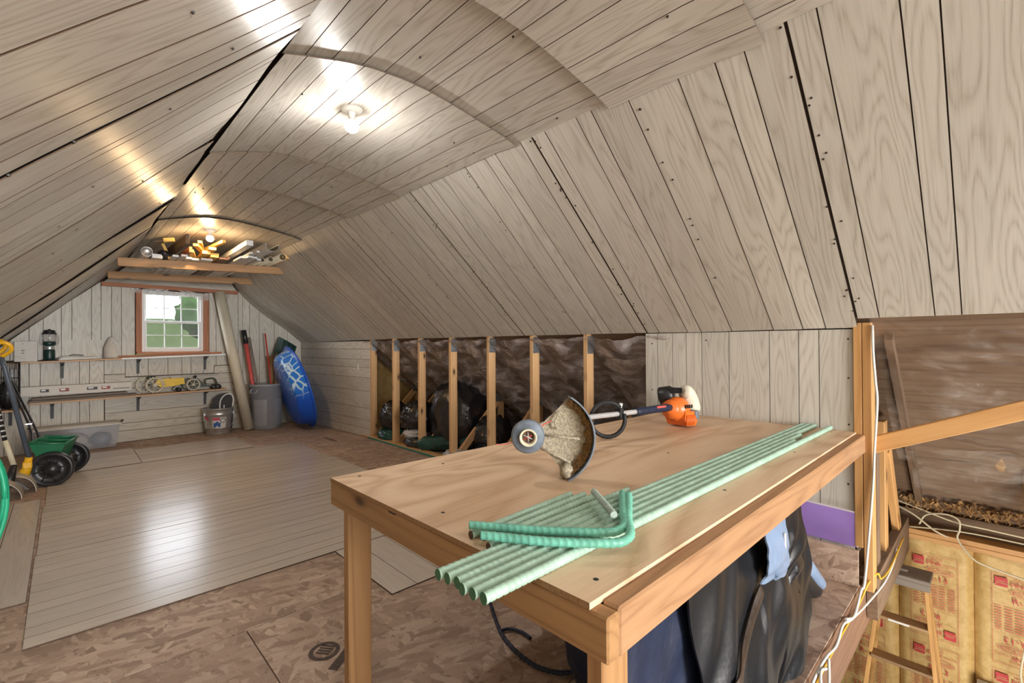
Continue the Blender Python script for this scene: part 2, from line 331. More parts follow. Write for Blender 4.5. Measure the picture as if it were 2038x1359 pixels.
# ------------------------------------------------------------------ mesh builder
def basis(d, up=(0, 0, 1)):
    d = V(d).normalized(); up = V(up)
    if abs(d.dot(up.normalized())) > 0.995: up = V((1, 0, 0)) if abs(d.x) < 0.9 else V((0, 1, 0))
    s = up.cross(d).normalized(); u = d.cross(s).normalized()
    return d, s, u
class MB:
    def __init__(s): s.v = []; s.f = []; s.g = []; s.s = []; s.mi = []
    def add(s, v, f, g=None, smooth=False, mi=0):
        o = len(s.v); s.v += [V(x) for x in v]; s.g += [V(x) for x in (g or v)]
        for q in f: s.f.append([i + o for i in q]); s.s.append(smooth); s.mi.append(mi)
        return s
    def hexa(s, c, ax, ay, az, hx, hy, hz, bev=0.0, mi=0):
        """box about c with half sizes along the unit axes ax, ay, az; chamfered when bev > 0"""
        c, ax, ay, az = V(c), V(ax), V(ay), V(az)
        L = sorted([(hx, 0), (hy, 1), (hz, 2)], reverse=True); order = [i for _, i in L]
        pts = []; gs = []
        def P(x, y, z):
            pts.append(c + ax * x + ay * y + az * z); t = (x, y, z); gs.append(V((t[order[0]], t[order[1]], t[order[2]])))
        if bev <= 0:
            for x in (-hx, hx):
                for y in (-hy, hy):
                    for z in (-hz, hz): P(x, y, z)
            return s.add(pts, [(0, 1, 3, 2), (4, 6, 7, 5), (0, 4, 5, 1), (2, 3, 7, 6), (0, 2, 6, 4), (1, 5, 7, 3)], gs, False, mi)
        b = min(bev, hx * .9, hy * .9, hz * .9); idx = {}
        for i, x in enumerate((-1, 1)):
            for j, y in enumerate((-1, 1)):
                for k, z in enumerate((-1, 1)):
                    for a in range(3):
                        e = [hx - b, hy - b, hz - b]; e[a] = (hx, hy, hz)[a]
                        idx[(i, j, k, a)] = len(pts); P(x * e[0], y * e[1], z * e[2])
        F = []
        for a in range(3):
            o1, o2 = [q for q in range(3) if q != a]
            for sgn in (0, 1):
                q = []
                for (p, r) in ((0, 0), (1, 0), (1, 1), (0, 1)):
                    key = [0, 0, 0]; key[a] = sgn; key[o1] = p; key[o2] = r; q.append(idx[(*key, a)])
                F.append(q)
            for p in (0, 1):
                for r in (0, 1):
                    k0 = [0, 0, 0]; k1 = [0, 0, 0]; k0[a] = 0; k1[a] = 1
                    for kk in (k0, k1): kk[o1] = p; kk[o2] = r
                    F.append([idx[(*k0, o1)], idx[(*k1, o1)], idx[(*k1, o2)], idx[(*k0, o2)]])
        for i in (0, 1):
            for j in (0, 1):
                for k in (0, 1): F.append([idx[(i, j, k, a)] for a in range(3)])
        return s.add(pts, F, gs, False, mi)
    def box(s, a, b, bev=0.0, mi=0):
        a, b = V(a), V(b); c = (a + b) / 2; h = (b - a) / 2
        return s.hexa(c, (1, 0, 0), (0, 1, 0), (0, 0, 1), abs(h.x), abs(h.y), abs(h.z), bev, mi)
    def bar(s, a, b, w, t, up=(0, 0, 1), bev=0.002, mi=0):
        """timber from a to b, t along up, w across"""
        a, b = V(a), V(b); d, sd, u = basis(b - a, up)
        return s.hexa((a + b) / 2, d, sd, u, (b - a).length / 2, w / 2, t / 2, bev, mi)
    def tube(s, path, r, seg=8, smooth=True, caps=True, mi=0, ribs=None):
        P = [V(p) for p in path]; n = len(P); R = r if isinstance(r, (list, tuple)) else [r] * n
        t0 = (P[1] - P[0]).normalized(); _, sd, u = basis(t0); pts = []; gs = []; run = 0.0
        for i in range(n):
            t = (P[min(i + 1, n - 1)] - P[max(i - 1, 0)]).normalized()
            sd = (sd - t * sd.dot(t)).normalized(); u = t.cross(sd)
            if i: run += (P[i] - P[i - 1]).length
            for k in range(seg):
                a = 2 * PI * k / seg; rr = R[i]
                if ribs: rr += ribs(run, a)
                pts.append(P[i] + sd * math.cos(a) * rr + u * math.sin(a) * rr); gs.append(V((run, math.cos(a) * rr, math.sin(a) * rr)))
        F = []
        for i in range(n - 1):
            for k in range(seg):
                k2 = (k + 1) % seg; F.append((i * seg + k, i * seg + k2, (i + 1) * seg + k2, (i + 1) * seg + k))
        s.add(pts, F, gs, smooth, mi)
        if caps:
            o = len(s.v) - n * seg
            s.f.append([o + k for k in range(seg)][::-1]); s.s.append(False); s.mi.append(mi)
            s.f.append([o + (n - 1) * seg + k for k in range(seg)]); s.s.append(False); s.mi.append(mi)
        return s
    def lathe(s, prof, c, axis=(0, 0, 1), seg=24, smooth=True, up=(0, 1, 0), a0=0, a1=2 * PI, mi=0, gfun=None, closed=True):
        c = V(c); d, sd, u = basis(axis, up); n = len(prof); full = abs(a1 - a0 - 2 * PI) < 1e-6; m = seg if full else seg + 1
        pts = []; gs = []
        for i, (r, z) in enumerate(prof):
            for k in range(m):
                a = a0 + (a1 - a0) * k / seg
                pts.append(c + d * z + sd * math.cos(a) * r + u * math.sin(a) * r)
                gs.append(V(gfun(i, a)) if gfun else V((z, r, a)))
        F = []
        for i in range(n - 1):
            for k in range(seg):
                k2 = (k + 1) % m if full else k + 1
                F.append((i * m + k, i * m + k2, (i + 1) * m + k2, (i + 1) * m + k))
        return s.add(pts, F, gs, smooth, mi)
    def prism(s, poly, o, ax, ay, az, depth, mi=0, smooth=False):
        """polygon (2D in ax, ay) extruded by depth along az"""
        o, ax, ay, az = V(o), V(ax), V(ay), V(az); n = len(poly)
        pts = [o + ax * x + ay * y for x, y in poly] + [o + ax * x + ay * y + az * depth for x, y in poly]
        gs = [V((x, y, 0)) for x, y in poly] + [V((x, y, depth)) for x, y in poly]
        F = [list(range(n))[::-1], list(range(n, 2 * n))] + [(i, (i + 1) % n, n + (i + 1) % n, n + i) for i in range(n)]
        return s.add(pts, F, gs, smooth, mi)
    def slab(s, fn, nu, nv, th, nrm=None, smooth=True, mi=0, gf=None, rim=None):
        """closed sheet: fn(u,v) in 0..1 gives the front surface, th the thickness behind it"""
        P = [[V(fn(i / nu, j / nv)) for j in range(nv + 1)] for i in range(nu + 1)]
        pts = []; gs = []; w = nv + 1
        for i in range(nu + 1):
            for j in range(nv + 1):
                pts.append(P[i][j]); gs.append(V(gf(i / nu, j / nv)) if gf else P[i][j])
        for i in range(nu + 1):
            for j in range(nv + 1):
                du = P[min(i + 1, nu)][j] - P[max(i - 1, 0)][j]; dv = P[i][min(j + 1, nv)] - P[i][max(j - 1, 0)]
                n = V(nrm) if nrm else du.cross(dv).normalized()
                pts.append(P[i][j] - n * th); gs.append(gs[i * w + j])
        o = (nu + 1) * w; F = []; SF = []
        for i in range(nu):
            for j in range(nv):
                a = i * w + j; F.append((a, a + w, a + w + 1, a + 1)); F.append((o + a, o + a + 1, o + a + w + 1, o + a + w))
        for i in range(nu):
            a = i * w; SF.append((a, o + a, o + a + w, a + w)); a = i * w + nv; SF.append((a, a + w, o + a + w, o + a))
        for j in range(nv):
            a = j; SF.append((a, a + 1, o + a + 1, o + a)); a = nu * w + j; SF.append((a, o + a, o + a + 1, a + 1))
        s.add(pts, F, gs, smooth, mi)
        idx = sorted({i for q in SF for i in q}); mp = {i: k for k, i in enumerate(idx)}    # the rim keeps hard edges
        return s.add([pts[i] for i in idx], [[mp[i] for i in q] for q in SF], [gs[i] for i in idx], False, mi if rim is None else rim)
    def blob(s, c, rad, amp=0.15, freq=3.0, seed=0, nu=20, nv=14, ridged=True, flat=None, power=1.0, axes=None, mi=0):
        c = V(c); ax = axes or (V((1, 0, 0)), V((0, 1, 0)), V((0, 0, 1))); pts = []; F = []
        def sp(x): return math.copysign(abs(x) ** power, x)
        for j in range(nv + 1):
            th = PI * j / nv
            for i in range(nu):
                ph = 2 * PI * i / nu
                d = V((sp(math.sin(th)) * sp(math.cos(ph)), sp(math.sin(th)) * sp(math.sin(ph)), sp(math.cos(th))))
                q = d * freq + V((seed * 7.3, seed * 3.1, seed * 5.7))
                n = noise.noise(q)
                if ridged: n = (1 - abs(n) * 2.2) * 0.6 + 0.4 * noise.noise(q * 2.3)
                k = 1 + amp * n
                p = c + (ax[0] * d.x * rad[0] + ax[1] * d.y * rad[1] + ax[2] * d.z * rad[2]) * k
                if flat is not None and p.z < flat: p.z = flat
                pts.append(p)
        for j in range(nv):
            for i in range(nu):
                i2 = (i + 1) % nu; F.append((j * nu + i, (j + 1) * nu + i, (j + 1) * nu + i2, j * nu + i2))
        return s.add(pts, F, None, True, mi)
    def build(s, name, mat, parent=None, loc=None, label=None, cat=None, group=None, kind=None, auto=False):
        me = bpy.data.meshes.new(name)
        if parent is not None:
            o0 = wloc(parent)
        elif loc is not None: o0 = V(loc)
        else:
            xs = [p.x for p in s.v]; ys = [p.y for p in s.v]; zs = [p.z for p in s.v]
            o0 = V(((min(xs) + max(xs)) / 2, (min(ys) + max(ys)) / 2, min(zs)))
        me.from_pydata([tuple(p - o0) for p in s.v], [], s.f)
        at = me.attributes.new('gc', 'FLOAT_VECTOR', 'POINT')
        flat = []
        for g in s.g: flat += [g.x, g.y, g.z]
        at.data.foreach_set('vector', flat)
        me.polygons.foreach_set('use_smooth', s.s)
        mats = mat if isinstance(mat, (list, tuple)) else [mat]
        for m in mats: me.materials.append(M[m] if isinstance(m, str) else m)
        me.polygons.foreach_set('material_index', s.mi)
        me.validate(); me.update()
        o = bpy.data.objects.new(name, me); COL.objects.link(o)
        if parent is not None: o.parent = parent; WL[o.name] = o0
        else: o.location = o0; WL[o.name] = o0
        return tag(o, label, cat, group, kind)
WL = {}
def wloc(o): return WL[o.name]
def tag(o, label=None, cat=None, group=None, kind=None):
    if label: o['label'] = label
    if cat: o['category'] = cat
    if group: o['group'] = group
    if kind: o['kind'] = kind
    return o
def thing(name, loc, label, cat, group=None):
    o = bpy.data.objects.new(name, None); COL.objects.link(o); o.location = loc; o.empty_display_size = 0.05
    WL[o.name] = V(loc); return tag(o, label, cat, group)
def lerp(a, b, t): return a + (b - a) * t
def interp(tab, x):
    if x <= tab[0][0]: return tab[0][1]
    for (x0, y0), (x1, y1) in zip(tab, tab[1:]):
        if x <= x1: return lerp(y0, y1, (x - x0) / (x1 - x0))
    return tab[-1][1]
def smooth(a, b, x):
    t = max(0, min(1, (x - a) / (b - a))); return t * t * (3 - 2 * t)
def arcpath(pts, n=8):
    """Catmull-Rom through pts"""
    P = [V(p) for p in pts]; P = [P[0] * 2 - P[1]] + P + [P[-1] * 2 - P[-2]]; out = []
    for i in range(1, len(P) - 2):
        a, b, c, d = P[i - 1:i + 3]
        for k in range(n):
            t = k / n
            out.append(0.5 * ((2 * b) + (c - a) * t + (2 * a - 5 * b + 4 * c - d) * t * t + (3 * b - a - 3 * c + d) * t ** 3))
    out.append(P[-2]); return out

# ================================================================== THE SETTING
def struct(mb, name, mat, loc=(0, 0, 0)): return mb.build(name, mat, loc=loc, kind='structure')
def YG(x): return 8.09 + 0.055 * x            # far gable plane
XK = 3.05                                     # knee wall face

def text_geo(body, size):
    cu = bpy.data.curves.new('t', 'FONT'); cu.body = body; cu.size = size; cu.align_x = 'CENTER'; cu.align_y = 'CENTER'; cu.resolution_u = 2
    ob = bpy.data.objects.new('t', cu); COL.objects.link(ob)
    dg = bpy.context.evaluated_depsgraph_get(); dg.update(); me = ob.evaluated_get(dg).to_mesh()
    r = ([v.co.copy() for v in me.vertices], [list(p.vertices) for p in me.polygons])
    ob.evaluated_get(dg).to_mesh_clear(); bpy.data.objects.remove(ob); bpy.data.curves.remove(cu); return r
def put_text(mb, body, size, o, ax, ay, sx=1.0, mi=0):
    v, f = text_geo(body, size); ax, ay, o = V(ax), V(ay), V(o)
    mb.add([o + ax * p.x * sx + ay * p.y for p in v], f, None, False, mi)
def ring(mb, o, ax, ay, rx, ry, w, n=28, mi=0):
    o, ax, ay = V(o), V(ax), V(ay); pts = []; F = []
    for k in range(n):
        a = 2 * PI * k / n
        for q in (1, 0): pts.append(o + ax * math.cos(a) * (rx - q * w) + ay * math.sin(a) * (ry - q * w))
    for k in range(n):
        j = (k + 1) % n; F.append((2 * k, 2 * j, 2 * j + 1, 2 * k + 1))
    mb.add(pts, F, None, False, mi)
def rect(mb, o, ax, ay, x0, y0, x1, y1, mi=0):
    o, ax, ay = V(o), V(ax), V(ay)
    mb.add([o + ax * x + ay * y for x, y in ((x0, y0), (x1, y0), (x1, y1), (x0, y1))], [(0, 1, 2, 3)], None, False, mi)
# ---- floor: osb sheets with open joints, stair opening at the right
floor = struct(MB().box((-0.72, -6.5, -0.26), (1.5, 8.3, -0.022)).box((1.5, 0.56, -0.26), (3.3, 8.3, -0.022)).box((3.3, 0.56, -0.05), (4.62, 8.3, -0.005)).box((1.5, -6.5, -0.26), (4.62, -1.2, -0.005)), 'floor', 'darkwood')
def sheet_rect(parent, x0, x1, y0, y1, z0=-0.022, z1=0.0, g=0.002, mat='osb', name='osb_sheet'):
    m = MB(); m.box((x0 + g, y0 + g, z0), (x1 - g, y1 - g, z1), 0.0015)
    m.g = [V((p.x, p.y, 0.3 * p.z)) for p in m.v]
    return m.build(name, mat, parent)
ys = [-6.5, -4.96, -3.74, -2.52, -1.30, -0.08, 1.14, 2.36, 3.58, 4.80, 6.02, 7.24, 8.28]
for k, (y0, y1) in enumerate(zip(ys, ys[1:])):
    cuts = [-0.70, 0.595, 3.04] if k % 2 == 0 else [-0.70, 1.82, 3.04]
    if y1 < 0.0: cuts = [-0.70, 1.48]
    for x0, x1 in zip(cuts, cuts[1:]):
        if y0 < 0.5 < y1:                       # the sheets stop at the stair edge
            if x0 < 1.48: sheet_rect(floor, x0, min(x1, 1.48), y0, y1)
            a = max(x0, 1.48)
            if x1 > a: sheet_rect(floor, a, x1, 0.515, y1)
        else: sheet_rect(floor, x0, x1, y0, y1)
sheet_rect(floor, 3.06, 4.5, 0.60, 3.5, -0.005, 0.006); sheet_rect(floor, 3.06, 4.5, 3.5, 8.2, -0.005, 0.006)
MB().bar((3.075, 0.60, 0.018), (3.075, 8.2, 0.018), 0.09, 0.024).build('sole_plate', 'pine', floor)
MB().bar((3.026, 1.75, 0.012), (3.026, 6.02, 0.012), 0.007, 0.016).build('sill_gasket', 'greenline', floor)

st_ = MB(); o_ = V((0.79, 1.97, 0.0012)); ax_, ay_ = V((0.8, 0.6, 0)), V((-0.6, 0.8, 0))
ring(st_, o_, ax_, ay_, 0.062, 0.062, 0.018); rect(st_, o_, ax_, ay_, -0.10, -0.115, 0.06, -0.075)
for k in range(4): rect(st_, o_, ax_, ay_, -0.02 + 0.016 * k, -0.03, -0.010 + 0.016 * k, 0.03)
st_.build('ink_stamp', 'ink', floor)
st_ = MB(); o_ = V((2.62, 6.3, 0.0012))
for k in range(7): rect(st_, o_, V((0, -1, 0)), V((1, 0, 0)), -0.2 + 0.055 * k, -0.03, -0.165 + 0.055 * k, 0.03)
st_.build('ink_stamp', 'ink', floor)

# ---- stair edge joists and the storey below
rim = struct(MB().bar((1.5, 0.535, -0.14), (4.5, 0.535, -0.14), 0.045, 0.27), 'trim_1', 'rimwood')
struct(MB().bar((3.16, 0.485, -0.10), (4.42, 0.485, -0.10), 0.05, 0.24), 'trim_2', 'darkwood')
struct(MB().box((-0.8, -3.1, -2.65), (4.7, 8.4, -2.55)), 'floor_lower', 'greypanel')
struct(MB().box((-0.9, -3.1, -2.6), (-0.75, 8.4, -0.25)).box((-0.9, -3.2, -2.6), (4.8, -3.05, -0.1)).box((-0.9, 8.3, -2.6), (4.8, 8.45, -0.1)), 'wall_lower', 'greypanel')
stairwall = struct(MB().box((4.53, -3.0, -2.6), (4.68, 8.4, 0.05)), 'wall_stair', 'darkwood')
for z in (-0.082, -0.118): MB().bar((4.47, -1.2, z), (4.47, 0.49, z), 0.11, 0.034).build('top_plate', 'pinegold', stairwall)
for y in (-0.30, 0.13, 0.53, 0.94): MB().bar((4.545, y, -2.5), (4.545, y, -0.14), 0.038, 0.05, (1, 0, 0)).build('stud', 'pine', stairwall)

def batt_print(batt, yc, ztop, zb_clip=-1.35):
    """one repeat of the red printing: an upright half above, the same upside down below"""
    X = 4.446; ax = V((0, -1, 0)); az = V((0, 0, 1)); W = 0.125; H = 0.585
    m = MB(); o = V((X, yc, ztop))
    for (a, b, c, d) in ((-W, -H, -W + 0.002, 0), (W - 0.002, -H, W, 0), (-W, -0.002, W, 0), (-W, -H, W, -H + 0.002), (-W, -0.20, W, -0.199), (-W, -0.385, W, -0.384)): rect(m, o, ax, az, a, b, c, d)
    for sgn, oo in ((1, o), (-1, o + az * (-H))):
        A, Z = ax * sgn, az * sgn
        rect(m, oo, A, Z, -0.112, -0.078, -0.052, -0.02)
        put_text(m, 'FIBERGLAS', 0.016, oo + A * 0.01 + Z * -0.025, A, Z)
        put_text(m, 'PINK', 0.042, oo + A * 0.002 + Z * -0.055, A, Z, 0.9)
        put_text(m, 'INSULATION', 0.015, oo + A * 0.083 + Z * -0.06, A, Z, 0.8)
        ring(m, oo + A * 0.03 + Z * -0.105, A, Z, 0.075, 0.022, 0.003)
        put_text(m, 'EcoTouch', 0.030, oo + A * 0.03 + Z * -0.105, A, Z)
        put_text(m, 'R-13', 0.056, oo + A * 0.02 + Z * -0.162, A, Z)
    for k in range(9):
        z = -0.215 - k * 0.018
        for q in range(5): rect(m, o, ax, az, -W + 0.012 + q * 0.046, z - 0.0045, -W + 0.05 + q * 0.046 + 0.004 * ((k * 3 + q) % 3 - 1), z)
    m.build('red_print', 'inkred', batt)
    w = MB(); o2 = V((X - 0.0008, yc, ztop))
    for sgn, oo in ((1, o2), (-1, o2 + az * (-H))):
        A, Z = ax * sgn, az * sgn
        put_text(w, 'OWENS', 0.011, oo + A * -0.082 + Z * -0.045, A, Z); put_text(w, 'CORNING', 0.011, oo + A * -0.082 + Z * -0.057, A, Z)
        ring(w, oo + A * -0.072 + Z * -0.085, A, Z, 0.045, 0.032, 0.002, 20)
    w.v = [p for p in w.v]
    w.build('logo_lettering', 'batt', batt)
for y0, y1, tops in ((-1.13, -0.714, ()), (-0.71, -0.294, (-0.30, -0.93)), (-0.29, 0.128, (0.345, -0.25, -0.88)), (0.132, 0.528, (-0.235, -0.875)), (0.532, 0.93, (-0.30, -0.93)), (0.934, 1.34, ())):
    def fn(u, v, y0=y0, y1=y1):
        y = lerp(y0, y1, u); z = lerp(-2.45, -0.138, v)
        e = min(1.0, min(u, 1 - u) / 0.09)
        b = 0.012 * noise.noise(V((y * 9, z * 5, 3.1))) * (1 if e >= 1 else e) + 0.006 * noise.noise(V((y * 30, z * 22, 1))) * (1 - smooth(-0.35, -0.14, -0.5 + v * 0.3) * 0)
        return (4.512 - 0.05 * math.sqrt(max(0, e)) - b * 0.55, y, z)
    bt = MB().slab(fn, 18, 60, 0.012, (-1, 0, 0)).build('insulation_batt', 'batt', stairwall)
    for tz in tops:
        if tz < 0: batt_print(bt, (y0 + y1) / 2, tz)
struct(MB().box((4.38, -0.62, -2.55), (4.43, 0.118, -0.985)), 'door_1', 'greypanel')

# ---- roof shell outside the panelling
struct(MB().bar((4.95, 0.9, -0.20), (1.05, 0.9, 3.25), 15.2, 0.12, (0.66, 0, 0.75)), 'roof_right', 'darkwood')
struct(MB().bar((-1.7, 0.9, 0.60), (1.3, 0.9, 3.35), 15.2, 0.12, (-0.68, 0, 0.73)), 'roof_left', 'darkwood')

# ---- sloping right wall
def RS(y, t):
    f = smooth(5.2, 8.1, y)
    bx, bz = lerp(3.035, 2.93, f), lerp(1.358, 1.335, f)
    if y < 0.513: bx, bz = 2.985, 1.405
    tx, tz = 1.80, 2.445
    p = V((lerp(bx, tx, t), y, lerp(bz, tz, t)))
    n = V((-0.67, 0, -0.74))
    return p + n * (0.125 * f * 6.75 * t * t * (1 - t) + 0.006 * noise.noise(V((y * 1.1, t * 2.2, 4))))
slopeR = struct(MB().slab(lambda u, v: RS(lerp(-6.5, YG(2.4) - 0.01, u), v) + V((0.67, 0, 0.74)) * 0.012, 40, 10, 0.03, (-0.67, 0, -0.74)), 'wall_right_slope', 'backing')
PAT = [0.0, 0.091, 0.301, 0.393, 0.588, 0.827, 0.979, 1.089, 1.2355]
def strips_R(y0, pat, mirror=False):
    offs = [1.2355 - p for p in pat][::-1] if mirror else pat
    sh = MB().slab(lambda u, v: RS(lerp(y0 + 0.004, min(y0 + 1.231, YG(2.4) - 0.015), u), v) + V((0.67, 0, 0.74)) * 0.006, 3, 8, 0.004, (-0.67, 0, -0.74)).build('panel_sheet', 'backing', slopeR)
    for a, b in zip(offs, offs[1:]):
        ya, yb = y0 + a, min(y0 + b, YG(2.4) - 0.012)
        if yb - ya < 0.02: continue
        g = 0.0024; dz = random.uniform(-0.0012, 0.0012)
        ga = 0.005 if a == 0 else g
        mb = MB().slab(lambda u, v: RS(lerp(ya + ga, yb - g, v), u) + V((-0.67, 0, -0.74)) * dz, 10, 1, 0.005, (-0.67, 0, -0.74),
                       gf=lambda u, v: (u * 1.63, lerp(ya, yb, v), 0), rim=1)
        mb.build('board', ['panel', 'hardboard'], sh)
ypos = 0.513 - 1.24 * 6
k = 0
while ypos < 8.0:
    strips_R(ypos, PAT, mirror=(ypos < 0.4 or k % 3 == 0)); ypos += 1.2400; k += 1

# ---- sloping left wall
def LS(y, t):
    p = V((lerp(-0.70, 0.585, t), y, lerp(1.117, 2.378, t)))
    w = 0.016 * noise.noise(V((y * 0.9, t * 1.3, 9))) + 0.010 * noise.noise(V((y * 2.3, t * 3.0, 2)))
    return p + V((0.70, 0, -0.714)) * w
slopeL = struct(MB().slab(lambda u, v: LS(lerp(-6.5, YG(0) - 0.01, u), v) + V((-0.70, 0, 0.714)) * 0.02, 40, 10, 0.03, (0.70, 0, -0.714)), 'wall_left_slope', 'backing')
ypos = 1.655 - 1.2355 * 7
k = 0
PATL = [0.0, 0.205, 0.27, 0.45, 0.65, 0.89, 1.03, 1.14, 1.2355]
while ypos < 8.0:
    ymax = YG(0) - 0.012
    sh = MB().slab(lambda u, v: LS(lerp(ypos + 0.004, min(ypos + 1.231, ymax), u), v) + V((-0.70, 0, 0.714)) * 0.008, 3, 8, 0.004, (0.70, 0, -0.714)).build('panel_sheet', 'backing', slopeL)
    for q, (a, b) in enumerate(zip(PATL, PATL[1:])):
        ya, yb = ypos + a, min(ypos + b, ymax)
        if yb - ya < 0.02: continue
        ga = 0.017 if a == 0 else 0.0045
        skew = random.uniform(-0.004, 0.018) if a == 0 else 0
        mb = MB().slab(lambda u, v: LS(lerp(ya + ga + skew * (1 - u), yb - 0.0045, v), u) + V((0.70, 0, -0.714)) * (0.016 * (a == 0) * (1 - v) * max(0.15, math.sin(PI * (u * 1.25 + 0.37 * k)))), 12, 2, 0.0035, (0.70, 0, -0.714),
                       gf=lambda u, v: (u * 1.8, lerp(ya, yb, v), 0), rim=1)
        mb.build('board', ['panel', 'hardboard'], sh)
    ypos += 1.2355; k += 1

# ---- arched ceiling of lapped sheets
ARCH = [(0.56, 2.388), (0.60, 2.403), (0.68, 2.428), (0.76, 2.450), (0.86, 2.477), (0.97, 2.497), (1.12, 2.507), (1.25, 2.504), (1.40, 2.489), (1.56, 2.466), (1.74, 2.436), (1.835, 2.412), (1.86, 2.403)]
def CE(x, y): return V((x, y, interp(ARCH, x) + 0.004 * noise.noise(V((x * 2, y * 1.4, 6)))))
ceiling = struct(MB().slab(lambda u, v: CE(lerp(0.60, 1.83, u), lerp(-6.5, 8.08, v)) + V((0, 0, 0.03)), 18, 40, 0.03, (0, 0, -1)), 'ceiling', 'backing')
cy = [-6.5, -4.1, -1.85, -0.63, 0.585, 1.232, 1.872, 3.12, 3.93, 5.15, 6.40, 8.08]
cdz = [0.004, 0.0, 0.008, 0.0, -0.016, 0.002, -0.006, -0.010, 0.006, -0.003, 0.004]
cx1 = [1.835, 1.835, 1.84, 1.835, 1.857, 1.848, 1.838, 1.835, 1.85, 1.84, 1.84]
GX = [0.0, 0.085, 0.195, 0.325, 0.43, 0.575, 0.665, 0.79, 0.94, 1.05, 1.16, 1.30]
for i in range(11):
    y0, y1 = cy[i], cy[i + 1] + 0.03; dz = cdz[i]; x1m = cx1[i]
    sh = MB().slab(lambda u, v: CE(lerp(0.63, x1m - 0.02, u), lerp(y0 + 0.01, y1 - 0.01, v)) + V((0, 0, dz + 0.012)), 14, 4, 0.005, (0, 0, -1)).build('panel_sheet', 'backing', ceiling)
    for a, b in zip(GX, GX[1:]):
        xa, xb = 0.607 + a, min(0.607 + b, x1m)
        if xb - xa < 0.015: continue
        g = 0.002
        def fn(u, v):
            p = CE(lerp(xa + g, xb - g, u), lerp(y0, y1, v)); e = 0.008 * (1 - smooth(0, 0.18, (v * (y1 - y0)))) 
            return p + V((0, 0, dz - e * (1 if dz <= 0 else 0)))
        MB().slab(fn, 4, 8, 0.005, (0, 0, -1), gf=lambda u, v: (lerp(y0, y1, v), lerp(xa, xb, u), 0), rim=1).build('board', ['panel', 'hardboard'], sh)

# ---- nail heads and staples in the sloping panels
nm = MB()
for y in [0.49, 0.53, 1.735, 1.765, 2.98, 3.01, 4.23, 5.47, -0.70, 1.12, 2.36, 3.6]:
    for q in range(9):
        t = random.uniform(0.03, 0.97); c = RS(y + random.uniform(-0.012, 0.012), t) + V((-0.67, 0, -0.74)) * 0.002
        nm.lathe([(0, 0.0012), (0.0045, 0.001), (0.005, -0.003)], c, (-0.67, 0, -0.74), 6, False)
nm.build('nail_heads', 'nail', slopeR, kind='stuff')
nm = MB()
for q in range(70):
    c = LS(random.uniform(0.8, 7.5), random.uniform(0.1, 0.97)) + V((0.7, 0, -0.714)) * 0.003
    nm.lathe([(0, 0.0012), (0.0042, 0.001), (0.005, -0.004)], c, (0.7, 0, -0.714), 6, False)
nm.build('nail_heads', 'nail', slopeL, kind='stuff')
nm = MB()
for i in range(10):
    for q in range(9):
        y = cy[i] + random.choice((0.03, random.uniform(0.05, 0.6))); x = random.uniform(0.66, 1.80)
        nm.lathe([(0, 0.0012), (0.0045, 0.001), (0.005, -0.004)], CE(x, y) + V((0, 0, cdz[i] - 0.004)), (0, 0, -1), 6, False)
nm.build('nail_heads', 'nail', ceiling, kind='stuff')

# ---- far gable wall with its patchwork of panel boards, and the window opening
def gtop(x):
    l = 1.376 + (x + 0.452) * 0.94; r = interp([(1.2, 2.74), (1.93, 2.16), (2.93, 1.345), (3.2, 1.12)], x)
    return min(l, r, 2.50)
g0 = MB(); TH = 0.12
ux, uy = V((1, 0.055, 0)).normalized(), V((-0.055, 1, 0)).normalized()
def gp(x, z, off=0.0): return V((x, YG(x), z)) - uy * off
def gpoly(mb, poly, off, th): mb.prism([(0, 0)] * 0 or poly, V((0, 8.09, 0)) - uy * off, V((1, 0.055, 0)), V((0, 0, 1)), uy, th)
gpoly(g0, [(-0.9, -0.3), (4.8, -0.3), (4.8, 1.165), (-0.9, 1.165)], -0.006, TH)
gpoly(g0, [(-0.9, 1.165), (0.715, 1.165), (0.715, 2.06), (0.10, 2.06), (-0.9, 1.4)], -0.006, TH)
gpoly(g0, [(1.565, 1.165), (3.6, 1.165), (3.3, 1.5), (2.3, 2.06), (1.565, 2.06)], -0.006, TH)
gpoly(g0, [(0.10, 2.06), (2.3, 2.06), (1.9, 2.7), (0.50, 2.7)], -0.006, TH)
wall_far = struct(g0, 'wall_far', 'backing')
def gboard(x0, x1, z0, z1=None, off=0.0, th=0.006, g=0.0028, horiz=False, parent=None):
    a, b = x0 + g, x1 - g; zb = z0 + g
    if z1 is None: za, zc = gtop(a) - 0.004, gtop(b) - 0.004
    else: za, zc = min(z1 - g, gtop(a)), min(z1 - g, gtop(b))
    if min(za, zc) < zb + 0.02: return
    m = MB(); poly = [(a, zb), (b, zb), (b, zc)]
    xm = (a + b) / 2
    if z1 is None and gtop(xm) > (za + zc) / 2 + 0.02: poly.append((xm, gtop(xm)))
    poly.append((a, za))
    gpoly(m, poly, off, th)
    m.g = [V((p.x, p.z, 0)) if horiz else V((p.z, p.x, 0)) for p in m.v]
    m.build('board', 'panel', parent or wall_far)
up = [-0.74, -0.60, -0.451, -0.295, -0.175, -0.016, 0.08, 0.264, 0.357, 0.462, 0.564, 0.705]
for a, b in zip(up, up[1:]): gboard(a, b, 1.12, None if b < 0.36 else (None if b < 0.30 else 2.085))
up2 = [1.575, 1.666, 1.813, 1.966, 2.029, 2.13, 2.27, 2.499, 2.707, 2.932]
for a, b in zip(up2, up2[1:]): gboard(a, b, 0.99 if b < 1.98 else 0.0, 2.085 if b < 1.98 else None)
lo = [-0.74, -0.50, -0.295, -0.201, -0.017, 0.149, 0.244, 0.386]
for a, b in zip(lo, lo[1:]): gboard(a, b, 0.0, 1.10)
lo2 = [0.60, 0.732, 0.847, 1.068, 1.234, 1.344, 1.505, 1.637]
